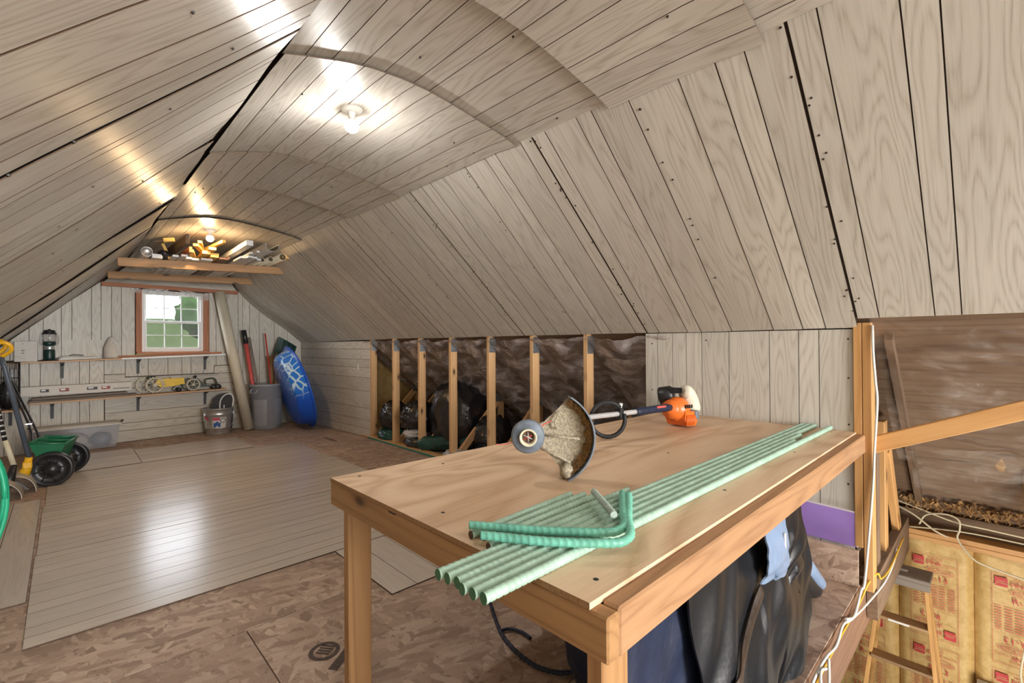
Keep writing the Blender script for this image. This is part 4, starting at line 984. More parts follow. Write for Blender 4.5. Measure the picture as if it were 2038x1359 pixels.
for k in range(6): MB().box(EP(-0.035 + 0.013 * k, 0.02, 0.105) - V((0.002, 0.03, 0.016)), EP(-0.035 + 0.013 * k, 0.02, 0.105) + V((0.002, 0.03, 0.016))).build('cooling_fin', 'black', mf)

# beyond the bench: bottle and camouflage bundle
MB().lathe([(0, 0), (0.019, 0), (0.021, 0.004), (0.021, 0.085), (0.018, 0.098), (0.0125, 0.108), (0.0125, 0.135), (0.014, 0.137), (0.014, 0.148), (0.0, 0.148)], (2.995, 1.612, ZT), (0, 0, 1), 18).build('bottle', 'darkbottle', None, None, 'slim dark bottle standing at the back corner of the workbench', 'bottle')
MB().blob((3.02, 1.70, 0.70), (0.05, 0.07, 0.10), 0.35, 4, 3, 18, 12, flat=0.60).build('camouflage_bundle', 'camo', None, None, 'crumpled camouflage cloth bundle behind the slim bottle', 'cloth bundle')
t = thing('storage_tote', (3.3, 2.0, 0), 'dark tote standing behind the studs past the trimmer shaft', 'tote')
MB().prism([(-0.17, 0), (0.17, 0), (0.19, 0.54), (-0.19, 0.54)], (3.20, 1.82, 0.012), (0, 1, 0), (0, 0, 1), (1, 0, 0), 0.34).build('tote_body', 'black', t)
MB().box((3.19, 1.61, 0.552), (3.55, 2.03, 0.585), 0.006).build('tote_lid', 'black', t)
for k, (y, z) in enumerate(((1.90, 0.612), (1.83, 0.612))):
    MB().tube([(3.16, y + 0.03, z), (3.5, y + 0.05, z)], 0.025, 12).build('grey_pipe', 'slate', None, None, ('upper' if k == 0 else 'nearer') + ' grey plastic pipe lying on the dark tote', 'pipe', 'pipes on the dark tote')
t = thing('tool_case', (3.30, 2.68, 0), 'black plastic tool case with a carrying handle behind the trimmer guard', 'tool case')
MB().box((3.17, 2.46, 0.012), (3.45, 2.88, 0.50), 0.03).build('case_body', 'black', t)
MB().box((3.165, 2.46, 0.47), (3.455, 2.88, 0.60), 0.025).build('case_lid', 'slate', t)
MB().tube(arcpath([(3.2, 2.55, 0.59), (3.2, 2.57, 0.66), (3.2, 2.68, 0.68), (3.2, 2.78, 0.66), (3.2, 2.80, 0.59)], 5), 0.014, 8).build('case_handle', 'black', t)

# ================================================================== BAGS IN THE OPEN WALL
def bag(name, mb, mat, label, cat='bag', group='plastic bags and rolls stored behind the studs'): return mb.build(name, mat, None, None, label, cat, group)
bag('plastic_bag', MB().blob((3.27, 5.73, 0.30), (0.17, 0.19, 0.20), 0.32, 3.4, 1, 40, 28), 'blackbag', 'crumpled glossy black plastic bag in the bay nearest the horizontal boards')
bag('plastic_bag', MB().blob((3.22, 5.70, 0.065), (0.17, 0.21, 0.10), 0.3, 3.4, 2, 36, 24, flat=0.008), 'greenbag', 'crumpled dark green plastic bag under the black one by the boards')
bag('plastic_roll', MB().blob((3.25, 5.11, 0.36), (0.19, 0.21, 0.19), 0.32, 3.8, 5, 44, 30), 'blackbag', 'rolled glossy black plastic bag in the second bay')
bag('plastic_bag', MB().blob((3.19, 5.08, 0.17), (0.12, 0.15, 0.075), 0.4, 3, 7, 30, 20), 'whitebag', 'crumpled white plastic bag below the rolled black bag')
bag('plastic_roll', MB().blob((3.18, 5.02, 0.070), (0.13, 0.19, 0.075), 0.25, 4, 8, 30, 20, flat=0.008), 'blackbag', 'flattened black plastic roll on the sill beneath the white bag')
bag('plastic_bag', MB().blob((3.52, 4.62, 0.38), (0.30, 0.36, 0.42), 0.16, 2.6, 11, 44, 30, flat=0.008, power=0.8), 'blackbag', 'big full black rubbish bag behind the third and fourth studs')
bag('plastic_bag', MB().blob((3.62, 4.10, 0.20), (0.24, 0.22, 0.24), 0.2, 3, 12, 36, 24, flat=0.008), 'blackbag', 'small black rubbish bag slumped behind the brown diagonal timber')
ax = V((0.55, -0.80, 0.06)).normalized()
m = MB()
prof = []
for i in range(30):
    tt = i / 29; prof.append((0.088 * (1 - 0.12 * (i in (0, 29))) , tt * 0.62))
m.lathe([(0.0, 0.02), (0.02, -0.006), (0.03, 0.012), (0.045, -0.010), (0.058, 0.010), (0.075, -0.006)] + prof + [(0.05, 0.62), (0, 0.61)], (3.09, 4.82, 0.098), ax, 28)
for i, p in enumerate(m.v): m.v[i] = p + V((0, 0, 1)) * 0.010 * noise.noise(p * 9) + V((0.008 * noise.noise(p * 22), 0.008 * noise.noise(p * 19 + V((3, 1, 2))), 0))
bag('plastic_roll', m, 'greenbag', 'dark green rolled plastic lying on the sill between the studs')
t = thing('film_package', (3.14, 4.16, 0.03), 'white plastic package with a blue label on the sill beside the green roll', 'bag', 'plastic bags and rolls stored behind the studs')
MB().blob((3.16, 4.19, 0.055), (0.12, 0.16, 0.05), 0.35, 3, 21, 24, 16, flat=0.008).build('white_wrap', 'whitebag', t)
MB().tube([(3.045, 4.16, 0.075), (3.09, 4.09, 0.078)], 0.022, 10).build('blue_label', 'bluetape', t)
bag('plastic_tarp', MB().slab(lambda u, v: (lerp(3.12, 3.75, u), lerp(3.95, 2.95, v), 0.02 + 0.30 * smooth(0, 1, v) * (0.5 + 0.5 * u) + 0.02 * crumple(u * 6, v * 9, 3)), 24, 30, 0.006, (0, 0, 1)), 'blackbag', 'sloping sheet of black plastic on the cavity floor behind the trimmer head', 'tarp')
bag('plastic_sheet', MB().slab(lambda u, v: (lerp(3.12, 3.7, u), lerp(4.25, 3.75, v), 0.012 + 0.015 * abs(crumple(u * 6, v * 9, 6))), 20, 20, 0.004, (0, 0, 1)), 'whitebag', 'flat white plastic sheet on the cavity floor beside the brown diagonal', 'plastic sheet')

# ================================================================== SHELVES ON THE GABLE
def gbar(x0, z0, x1, z1, off, w, th): return MB().bar(gp(x0, z0, off), gp(x1, z1, off), w, th)
def bracket(parent, x, ztop, zb, depth=0.16):
    m = MB(); m.prism([(0, 0), (depth, 0), (depth, -0.012), (0.030, -0.05), (0.012, zb - ztop), (0, zb - ztop)], gp(x - 0.014, ztop, 0.007), -uy, V((0, 0, 1)), ux, 0.030); m.build('bracket', 'bracket', parent)
def S1(x): return 1.0935 + 0.0268 * (x + 0.5)
sh1 = thing('wall_shelf', gp(0, 1.0, 0.1), 'long narrow wooden shelf below the window, left end holding lantern and box', 'shelf')
gbar(-0.62, S1(-0.62), 0.54, S1(0.54), 0.108, 0.20, 0.020).build('shelf_board', 'shelf', sh1)
gbar(0.54, S1(0.54), 1.735, S1(1.735), 0.108, 0.20, 0.022).build('shelf_board', 'white', sh1)
MB().bar(gp(0.50, S1(0.50) + 0.026, 0.03), gp(1.73, S1(1.73) + 0.026, 0.03), 0.02, 0.028).build('back_rail', 'redwood', sh1)
for x in (-0.012, 0.732, 1.514): bracket(sh1, x, S1(x) - 0.012, S1(x) - 0.215)
def S2(x): return 0.612 + 0.012 * (x + 0.3)
sh2 = thing('wall_shelf', gp(0.7, 0.55, 0.1), 'lower wooden shelf carrying the long carton and toy-like sprinklers', 'shelf')
gbar(-0.30, S2(-0.30), 1.75, S2(1.75), 0.118, 0.22, 0.022).build('shelf_board', 'shelf', sh2)
for x in (-0.1, 0.732, 1.514): bracket(sh2, x, S2(x) - 0.012, S2(x) - 0.215)
sh3 = thing('wall_shelf', (-0.46, 7.75, 0.55), 'short wooden shelf at the left under the wire basket', 'shelf')
MB().bar((-0.64, 7.78, 0.575), (-0.305, 7.80, 0.575), 0.5, 0.022).build('shelf_board', 'shelf', sh3)
bracket(sh3, -0.45, 0.563, 0.36)

# ---- things on the upper shelf
t = thing('cardboard_box', gp(-0.32, S1(-0.32) + 0.01, 0.11), 'flat white cardboard box with small print beside the lantern', 'box')
MB().box(gp(-0.419, S1(-0.32) + 0.012, 0.17), gp(-0.223, S1(-0.32) + 0.252, 0.06), 0.003).build('carton', 'card', t)
m = MB(); o = gp(-0.32, S1(-0.32) + 0.13, 0.1745)
[rect(m, o, ux, V((0, 0, 1)), -0.04 + 0.016 * q_, 0.006, -0.029 + 0.016 * q_, 0.018 + 0.004 * (q_ % 2)) for q_ in range(6)]; rect(m, o, ux, V((0, 0, 1)), -0.04, -0.022, 0.03, -0.014); rect(m, o, ux, V((0, 0, 1)), -0.035, 0.088, -0.027, 0.096); rect(m, o, ux, V((0, 0, 1)), 0.025, 0.088, 0.033, 0.096); rect(m, o, ux, V((0, 0, 1)), -0.02, -0.112, 0.06, -0.106)
m.build('print', 'print', t)
m = MB(); m.tube([o + ux * x + V((0, 0, z)) for x, z in ((-0.095, -0.055), (-0.06, -0.06), (-0.03, -0.082), (0.0, -0.078), (0.03, -0.09), (0.07, -0.098))], 0.0012, 4); m.build('wavy_line', 'printred', t)

lx = gp(-0.125, S1(-0.125) + 0.011, 0.11)
t = thing('camping_lantern', lx, 'dark green camping lantern with glass globe and wire bail on the shelf', 'lantern')
def lat(prof, name, mat, par, seg=22): return MB().lathe(prof, lx, (0, 0, 1), seg).build(name, mat, par)
lat([(0, 0), (0.075, 0.0), (0.072, 0.010), (0.052, 0.018), (0.0, 0.018)], 'base_stand', 'black', t)
lat([(0.0, 0.016), (0.047, 0.016), (0.050, 0.03), (0.050, 0.125), (0.045, 0.135), (0.0, 0.136)], 'fuel_fount', 'darkgreen', t)
lat([(0.0, 0.134), (0.045, 0.134), (0.047, 0.142), (0.047, 0.172), (0.042, 0.18), (0.0, 0.18)], 'collar', 'metalgrey', t)
lat([(0.0, 0.178), (0.044, 0.178), (0.058, 0.200), (0.055, 0.225), (0.048, 0.235), (0.0, 0.236)], 'burner_cup', 'darkgreen', t)
lat([(0.052, 0.232), (0.058, 0.25), (0.060, 0.29), (0.057, 0.325)], 'globe', 'lglass', t)
lat([(0.0, 0.236), (0.008, 0.236), (0.012, 0.26), (0.008, 0.285), (0.0, 0.29)], 'mantle', 'white', t)
lat([(0.0, 0.322), (0.064, 0.322), (0.066, 0.332), (0.050, 0.345), (0.055, 0.357), (0.046, 0.37), (0.012, 0.374), (0.010, 0.384), (0.0, 0.385)], 'vent_cap', 'black', t)
for a in (0.4, 1.5, 2.6, 3.6, 4.7, 5.7): MB().tube([lx + V((0.061 * math.cos(a), 0.061 * math.sin(a), 0.23)), lx + V((0.062 * math.cos(a), 0.062 * math.sin(a), 0.325))], 0.0022, 5).build('guard_wire', 'metalgrey', t)
MB().tube(arcpath([lx + V(p) for p in ((-0.06, 0, 0.33), (-0.082, -0.01, 0.27), (-0.07, -0.03, 0.20), (0, -0.045, 0.172), (0.07, -0.03, 0.2), (0.082, -0.01, 0.27), (0.06, 0, 0.33))], 5), 0.0026, 6).build('wire_bail', 'metalgrey', t)

t = thing('plastic_case', gp(0.13, S1(0.13) + 0.01, 0.11), 'slim white tapered plastic case lying on the upper shelf', 'case')
z0 = S1(0.13) + 0.010
m = MB(); m.slab(lambda u, v: gp(lerp(-0.045, 0.30, u), lerp(S1(0) + 0.012, S1(0.3) + 0.016, u) + (lerp(0.050, 0.024, u)) * math.sin(PI * v) * (0.4 + 0.6 * min(1, u * 12)), 0.06 + 0.11 * (0.5 - 0.5 * math.cos(PI * v))), 16, 10, 0.003); m.build('case_shell', 'white', t)
MB().tube([gp(-0.085, S1(-0.085) + 0.024, 0.11), gp(-0.03, S1(-0.03) + 0.028, 0.11)], [0.014, 0.022], 10).build('case_grip', 'greywood', t)
MB().tube(arcpath([gp(0.05, S1(0) + 0.066, 0.1), gp(0.10, S1(0) + 0.075, 0.1), gp(0.18, S1(0) + 0.066, 0.1)], 4), 0.006, 6).build('hook', 'darkgreen', t)
for q in range(8): MB().box(gp(0.08 + 0.016 * q, S1(0.1) + 0.022, 0.168), gp(0.085 + 0.016 * q, S1(0.1) + 0.036, 0.155)).build('vent_slot', 'greywood', t)

c = gp(0.456, S1(0.456) + 0.012, 0.11)
t = thing('canvas_sack', c, 'small pale canvas sack with a rolled top standing left of the window', 'sack')
m = MB().lathe([(0, 0), (0.066, 0.0), (0.076, 0.02), (0.078, 0.08), (0.074, 0.14), (0.064, 0.19), (0.046, 0.235), (0.030, 0.262), (0.018, 0.275), (0, 0.279)], c, (0, 0, 1), 24)
for i, p in enumerate(m.v): m.v[i] = p + (p - c - V((0, 0, p.z - c.z))) * 0.22 * noise.noise(p * 14) + V((0.10 * (p.z - c.z) ** 2 - 0.006 + 0.010 * noise.noise(p * 9), 0, 0))
m.build('sack_body', 'sack', t)
MB().tube(arcpath([c + V(p) for p in ((0.0, -0.07, 0.20), (0.028, -0.066, 0.175), (0.045, -0.062, 0.145), (0.05, -0.063, 0.09), (0.052, -0.065, 0.02))], 4), 0.006, 6).build('sack_seam', 'sack', t)

# ---- things on the lower shelf
t = thing('long_carton', gp(0.14, S2(0.1) + 0.08, 0.12), 'long white carton with small product pictures on the lower shelf', 'carton')
m = MB().bar(gp(-0.40, S2(-0.4) + 0.145, 0.13), gp(0.645, S2(0.6) + 0.135, 0.13), 0.10, 0.112, (0, 0, 1), 0.003); m.build('carton', 'card', t)
for (x, w, h, mt) in ((-0.17, 0.075, 0.036, 'print'), (0.0, 0.085, 0.040, 'printred'), (0.255, 0.10, 0.034, 'print'), (0.385, 0.085, 0.038, 'printred')):
    m = MB(); rect(m, gp(x, S2(0) + 0.142, 0.1815), ux, V((0, 0, 1)), -w / 2, -h / 2, w / 2, h / 2); pic = m.build('printed_picture', mt, t)
    m = MB(); rect(m, gp(x, S2(0) + 0.142, 0.1822), ux, V((0, 0, 1)), -w * 0.38, -h * 0.1, w * 0.12, h * 0.36); m.build('picture_pale_patch', 'sticker', pic)  # pale patch belonging to the printed picture
m = MB(); [rect(m, gp(0.54, S2(0.5) + 0.118, 0.1822), ux, V((0, 0, 1)), -0.085 + 0.017 * q_, -0.005, -0.073 + 0.017 * q_, 0.006) for q_ in range(10)]; m.build('lettering', 'print', t)
for k, (z, x1, w) in enumerate(((0.022, 0.70, 0.15), (0.052, 0.60, 0.13))):
    MB().bar(gp(-0.30 + 0.02 * k, S2(-0.3) + z, 0.12), gp(x1, S2(0.7) + z, 0.12), w, 0.026).build('weathered_board', 'greywood', None, None, ('lower' if k == 0 else 'upper') + ' weathered grey board stacked under the long white carton', 'board', 'weathered boards on the lower shelf')

def spiked_wheel(parent, c, r, n, mat, w=0.022, name='spiked_wheel'):
    c = V(c); ax = uy
    m = MB().lathe([(r * 0.72, -w / 2), (r * 0.86, -w / 2), (r * 0.86, w / 2), (r * 0.72, w / 2), (r * 0.72, -w / 2)], c, ax, 28, False)
    for k in range(n):
        a = 2 * PI * k / n; d = ux * math.cos(a) + V((0, 0, 1)) * math.sin(a); m.tube([c + d * r * 0.80, c + d * r], [r * 0.10, r * 0.035], 5, False)
    for k in range(6):
        a = 2 * PI * k / 6 + 0.2; d = ux * math.cos(a) + V((0, 0, 1)) * math.sin(a); m.tube([c, c + d * r * 0.75], r * 0.045, 5, False)
    m.lathe([(0, -w * 0.7), (r * 0.2, -w * 0.7), (r * 0.2, w * 0.7), (0, w * 0.7)], c, ax, 14, False)
    return m.build(name, mat, parent)
zs = S2(0.9) + 0.011
t = thing('tractor_sprinkler', gp(1.0, zs, 0.12), 'yellow travelling tractor sprinkler with big spiked cast wheels', 'sprinkler', 'travelling sprinklers on the lower shelf')
spiked_wheel(t, gp(0.89, zs + 0.118, 0.175), 0.118, 18, 'wheelcast'); spiked_wheel(t, gp(0.80, zs + 0.118, 0.06), 0.118, 18, 'wheelcast')
MB().tube([gp(0.845, zs + 0.118, 0.19), gp(0.845, zs + 0.118, 0.05)], 0.012, 8).build('axle', 'olive', t)
m = MB(); m.prism([(0.90, 0.125), (0.93, 0.195), (1.225, 0.195), (1.235, 0.115), (1.10, 0.085), (0.96, 0.08)], V((0, 8.09, zs)) - uy * 0.165, V((1, 0.055, 0)), V((0, 0, 1)), uy, 0.09); m.build('body', 'yellowpaint', t)
MB().blob(gp(0.86, zs + 0.215, 0.12), (0.05, 0.03, 0.025), 0.3, 3, 3, 14, 10).build('gear_housing', 'olive', t)
for o_ in (0.155, 0.09): MB().lathe([(0, -0.012), (0.03, -0.012), (0.03, 0.012), (0, 0.012)], gp(1.17, zs + 0.033, o_), uy, 14).build('front_wheel', 'black', t)
MB().tube(arcpath([gp(1.13, zs + 0.085, 0.12), gp(1.10, zs + 0.05, 0.12), gp(1.12, zs + 0.02, 0.12), gp(1.17, zs + 0.033, 0.12)], 4), 0.006, 6).build('fork', 'black', t)
t = thing('tractor_sprinkler', gp(1.45, zs, 0.12), 'dark olive tractor sprinkler with a long spray arm at the shelf end', 'sprinkler', 'travelling sprinklers on the lower shelf')
spiked_wheel(t, gp(1.335, zs + 0.094, 0.165), 0.094, 22, 'wheelcast', 0.03); spiked_wheel(t, gp(1.30, zs + 0.094, 0.06), 0.094, 22, 'olive', 0.03)
m = MB(); m.prism([(1.30, 0.09), (1.32, 0.17), (1.40, 0.175), (1.50, 0.075), (1.655, 0.065), (1.655, 0.045), (1.42, 0.05)], V((0, 8.09, zs)) - uy * 0.145, V((1, 0.055, 0)), V((0, 0, 1)), uy, 0.06); m.build('body', 'olive', t)
MB().tube(arcpath([gp(1.50, zs + 0.08, 0.115), gp(1.50, zs + 0.15, 0.115), gp(1.60, zs + 0.165, 0.115), gp(1.64, zs + 0.10, 0.115), gp(1.64, zs + 0.06, 0.115)], 4), 0.012, 8).build('steering_yoke', 'olive', t)
for (x, o_) in ((1.60, 0.15), (1.655, 0.15), (1.60, 0.085), (1.655, 0.085)): MB().lathe([(0, -0.012), (0.036, -0.012), (0.040, 0), (0.036, 0.012), (0, 0.012)], gp(x, zs + 0.040, o_), uy, 14).build('front_wheel', 'black', t)
MB().tube([gp(1.36, zs + 0.17, 0.11), gp(1.38, zs + 0.215, 0.10)], 0.018, 8).build('swivel', 'black', t)
MB().tube(arcpath([gp(1.08, zs + 0.205, 0.09), gp(1.15, zs + 0.200, 0.09), gp(1.40, zs + 0.218, 0.09), gp(1.62, zs + 0.222, 0.09), gp(1.70, zs + 0.235, 0.09), gp(1.73, zs + 0.262, 0.09)], 4), 0.0085, 8).build('spray_arm', 'metalgrey', t)

# ---- wire basket with things on the short shelf
t = thing('wire_basket', (-0.46, 7.68, 0.586), 'black wire basket standing on the short shelf at the left', 'basket')
zb_, zt_ = 0.595, 1.105
for k in range(9):
    for (x0, y0, x1, y1) in ((-0.62, 7.58, -0.36, 7.58), (-0.62, 7.86, -0.36, 7.86)):
        x = lerp(x0, x1, k / 8); MB().tube([(x, y0, zb_), (x, y0, zt_)], 0.003, 5).build('upright_wire', 'wiremesh', t)
for k in range(8):
    y = lerp(7.58, 7.86, k / 7)
    MB().tube([(-0.36, y, zb_), (-0.36, y, zt_)], 0.003, 5).build('upright_wire', 'wiremesh', t)
for z in (zb_, 0.75, 0.94, zt_): MB().tube([(-0.62, 7.58, z), (-0.36, 7.58, z), (-0.36, 7.86, z), (-0.62, 7.86, z), (-0.62, 7.58, z)], 0.004, 5).build('hoop_wire', 'wiremesh', t)
MB().blob((-0.45, 7.70, 0.75), (0.085, 0.09, 0.15), 0.2, 3, 4, 18, 12).build('black_helmet', 'black', None, None, 'rounded black case inside the wire basket', 'case')
MB().lathe([(0, 0), (0.04, 0), (0.045, 0.01), (0.045, 0.12), (0.03, 0.14), (0, 0.14)], (-0.41, 7.66, 0.90), (0, 0, 1), 16).build('glass_jar', 'clear', None, None, 'small clear jar in the wire basket', 'jar')

# ---- clear storage bin under the shelves
t = thing('storage_bin', (0.15, 7.94, 0), 'long clear plastic storage bin with a beige lid on the floor', 'storage bin')
m = MB()
def binwall(x0, x1, y0, y1, z): return [(x0, y0, z), (x1, y0, z), (x1, y1, z), (x0, y1, z)]
P1, P2 = binwall(-0.22, 0.485, 7.82, 8.03, 0.008), binwall(-0.255, 0.525, 7.79, 8.05, 0.285)
m.add(P1 + P2, [(3, 2, 1, 0)] + [(i, (i + 1) % 4, 4 + (i + 1) % 4, 4 + i) for i in range(4)]); m.build('bin_body', 'clear', t)
lid = MB().box((-0.268, 7.772, 0.285), (0.540, 8.060, 0.312), 0.008).box((-0.235, 7.80, 0.310), (0.505, 8.05, 0.322), 0.006).build('bin_lid', 'card', t)
for x in (-0.277, 0.540): MB().tube(arcpath([(x, 7.86, 0.30), (x + (0.02 if x > 0 else -0.02), 7.88, 0.325), (x + (0.02 if x > 0 else -0.02), 7.96, 0.325), (x, 7.98, 0.30)], 4), 0.006, 6).build('lid_latch', 'black', t)
MB().blob((0.35, 7.95, 0.10), (0.10, 0.08, 0.085), 0.25, 3, 6, 18, 12, flat=0.012).build('folded_cloth', 'satin', None, None, 'blue grey folded cloth inside the clear bin, right end', 'cloth', 'contents of the clear bin')
MB().blob((0.10, 7.95, 0.11), (0.13, 0.08, 0.09), 0.25, 3, 9, 18, 12, flat=0.012).build('plastic_bundle', 'whitebag', None, None, 'pale plastic bundle inside the clear bin, middle', 'bundle', 'contents of the clear bin')
MB().blob((-0.10, 7.95, 0.09), (0.09, 0.08, 0.075), 0.25, 3, 12, 18, 12, flat=0.012).build('plastic_bundle', 'slate', None, None, 'grey plastic bundle inside the clear bin, left end', 'bundle', 'contents of the clear bin')

# ---- galvanised pail with a padded seat in it
pc = V((1.635, 7.915, 0.0))
t = thing('metal_pail', pc, 'galvanised metal pail with a printed label on the floor', 'pail')
MB().lathe([(0, 0.012), (0.142, 0.012), (0.146, 0.0), (0.150, 0.0), (0.152, 0.02), (0.160, 0.09), (0.163, 0.092), (0.163, 0.10), (0.162, 0.104), (0.182, 0.29), (0.185, 0.292), (0.185, 0.30), (0.184, 0.304), (0.192, 0.37), (0.199, 0.372), (0.199, 0.382), (0.190, 0.384), (0.180, 0.29), (0.150, 0.02), (0.0, 0.018)], pc, (0, 0, 1), 40).build('pail_body', 'metalgrey', t)
def onpail(a, z, e=0.0025):
    r = 0.150 + (z - 0.0) * 0.1115 + e; return pc + V((r * math.cos(a), r * math.sin(a), z))
lab = MB().slab(lambda u, v: onpail(math.radians(lerp(-125, -68, u)), lerp(0.10, 0.255, v)), 12, 4, 0.001).build('paper_label', 'sticker', t)
MB().slab(lambda u, v: onpail(math.radians(lerp(-124, -95, u)), lerp(0.215, 0.252, v), 0.0036), 8, 2, 0.0008).build('label_banner', 'pinkprint', lab)
MB().slab(lambda u, v: onpail(math.radians(lerp(-121, -92, u)), lerp(0.125, 0.19, v) - 0.012 * math.sin(u * 9), 0.0036), 10, 3, 0.0008).build('label_picture', 'blueprint', lab)
m = MB(); n = 24
for k in range(n):
    a = 2 * PI * k / n; a2 = 2 * PI * (k + 1) / n
    def q(s, aa): return onpail(math.radians(-83 + 12.5 * s * math.cos(aa)), 0.210 + 0.034 * s * math.sin(aa), 0.004)
    m.add([q(1, a), q(1, a2), q(0.78, a2), q(0.78, a)], [(0, 1, 2, 3)])
m.build('label_oval', 'print', lab)
MB().slab(lambda u, v: onpail(math.radians(lerp(-165, -145, u)), lerp(0.23, 0.27, v) + 0.05 * (0.5 - u), 0.004), 6, 2, 0.001).build('side_sticker', 'pinkprint', t)
MB().tube(arcpath([onpail(math.radians(195), 0.30, 0.01), onpail(math.radians(200), 0.22, 0.03), onpail(math.radians(230), 0.13, 0.03), onpail(math.radians(270), 0.10, 0.03), onpail(math.radians(310), 0.13, 0.03), onpail(math.radians(340), 0.22, 0.03), onpail(math.radians(345), 0.30, 0.01)], 6), 0.0035, 6).build('wire_handle', 'metalgrey', t)
for a in (195, 345): MB().box(onpail(math.radians(a), 0.30, 0.004) - V((0.014, 0.014, 0.02)), onpail(math.radians(a), 0.30, 0.004) + V((0.014, 0.014, 0.02)), 0.003).build('handle_ear', 'metalgrey', t)
t = thing('padded_seat', (1.70, 7.95, 0.05), 'black padded seat with white piping standing in the metal pail', 'seat')
sa = V((0.94, -0.2, 0.1)).normalized(); su = V((0.05, 0.12, 0.99)).normalized(); sn = sa.cross(su)
pl = [(-0.13, -0.30), (0.13, -0.30), (0.145, 0.12), (0.12, 0.20), (0.06, 0.235), (-0.05, 0.225), (-0.12, 0.17), (-0.15, 0.08)]
MB().prism(pl, V((1.70, 7.96, 0.345)), sa, su, sn, -0.06).build('seat_pad', 'rubber', t)
MB().tube(arcpath([V((1.70, 7.955, 0.345)) + sa * x + su * y + sn * 0.002 for x, y in ((-0.03, -0.10), (-0.035, 0.10), (0.0, 0.185), (0.06, 0.215), (0.115, 0.19), (0.135, 0.12), (0.125, 0.02))], 5), 0.010, 8).build('white_piping', 'white', t)
MB().tube([V((1.70, 7.95, 0.345)) + sa * 0.02 + su * -0.1 + sn * 0.004, V((1.70, 7.95, 0.345)) + sa * 0.015 + su * 0.06 + sn * 0.004], 0.010, 8).build('white_piping', 'white', t)

# ---- cardboard tube leaning in front of the shelf end
a, b = V((2.035, 7.90, 0.012)), V((1.685, 8.06, 2.085)); d = (b - a).normalized()
MB().lathe([(0.055, 0.004), (0.072, 0.0), (0.072, (b - a).length), (0.060, (b - a).length), (0.058, (b - a).length - 0.3), (0.0, (b - a).length - 0.3)], a, d, 28).build('cardboard_tube', 'tube', None, None, 'tall beige cardboard tube leaning beside the window', 'tube')

# ---- grey trash can and the tools in it
tc_ = V((2.290, 7.925, 0.0))
t = thing('trash_can', tc_, 'grey plastic trash can holding long-handled tools in the corner', 'trash can')
MB().lathe([(0, 0.0), (0.195, 0.0), (0.202, 0.012), (0.222, 0.50), (0.232, 0.505), (0.238, 0.655), (0.252, 0.66), (0.254, 0.690), (0.242, 0.694), (0.226, 0.655), (0.200, 0.03), (0.0, 0.022)], tc_, (0, 0, 1), 40).build('can_body', 'trash', t)
for a0 in (-130, -50, 30, 120):
    MB().slab(lambda u, v: tc_ + V(((0.2035 + 0.0185 * lerp(0.1, 0.93, v) + 0.003) * math.cos(math.radians(a0 - 25 + 50 * u)), (0.2035 + 0.0185 * lerp(0.1, 0.93, v) + 0.003) * math.sin(math.radians(a0 - 25 + 50 * u)), lerp(0.06, 0.46, v))), 8, 3, 0.006).build('raised_panel', 'trash', t)
for a0 in (-150, 20): MB().tube(arcpath([tc_ + V((0.236 * math.cos(math.radians(a0 + q)), 0.236 * math.sin(math.radians(a0 + q)), z)) + V((math.cos(math.radians(a0)), math.sin(math.radians(a0)), 0)) * o_ for q, z, o_ in ((-14, 0.62, 0.0), (-12, 0.57, 0.035), (12, 0.57, 0.035), (14, 0.62, 0.0))], 4), 0.013, 8).build('side_handle', 'trash', t)
def pole(name, a, b, r, parts, label, cat):
    a, b = V(a), V(b); t = thing(name, a, label, cat, 'tools standing in the trash can')
    for (s0, s1, rr, mt, nm_) in parts: MB().tube([a.lerp(b, s0), a.lerp(b, s1)], rr, 10).build(nm_, mt, t)
    return t
t = pole('pole_saw', (2.18, 7.88, 0.03), (2.005, 8.05, 1.52), 0, ((0.0, 0.86, 0.030, 'redpaint', 'red_shaft'), (0.86, 1.0, 0.036, 'black', 'black_grip')), 'thick red pole with black grip leaning left in the trash can', 'pole')
pole('rake_handle', (2.26, 7.86, 0.03), (2.082, 8.05, 1.41), 0, ((0.0, 1.0, 0.017, 'greywood', 'wooden_handle'), (0.0, 0.1, 0.03, 'black', 'socket')), 'plain weathered wooden handle beside the red pole', 'handle')
pole('fibreglass_rod', (2.40, 7.86, 0.05), (2.315, 8.07, 1.475), 0, ((0.0, 1.0, 0.011, 'red', 'red_rod'), (0.0, 0.08, 0.022, 'black', 'ferrule')), 'thin dark red rod standing in the trash can', 'rod')
t = pole('corn_broom', (2.36, 7.82, 0.03), (2.40, 8.06, 0.90), 0, ((0.0, 0.75, 0.014, 'ladderwood', 'broom_handle'),), 'brown corn broom standing head up in the trash can', 'broom')
MB().tube([(2.39, 8.0, 0.66), (2.395, 8.03, 0.86), (2.40, 8.06, 1.10)], [0.02, 0.045, 0.06], 10).build('broom_bristles', 'oldpine', t)
t = thing('snow_shovel', (2.44, 7.92, 0.1), 'dark green snow shovel standing blade up in the trash can', 'shovel', 'tools standing in the trash can')
MB().tube([(2.40, 7.90, 0.05), (2.475, 8.04, 1.16)], 0.014, 8).build('shovel_handle', 'ladderwood', t)
sx, sy_ = V((0.83, 0.0, -0.50)).normalized(), V((0.30, 0.10, 0.85)).normalized()
MB().slab(lambda u, v: V((2.455, 8.05, 1.13)) + sx * (lerp(-0.03, 0.29, u)) + sy_ * lerp(0.0, 0.30, v) + V((0, -0.05, 0)) * math.sin(PI * u) * (1 - 0.6 * v), 12, 8, 0.005).build('shovel_blade', 'darkgreen', t)
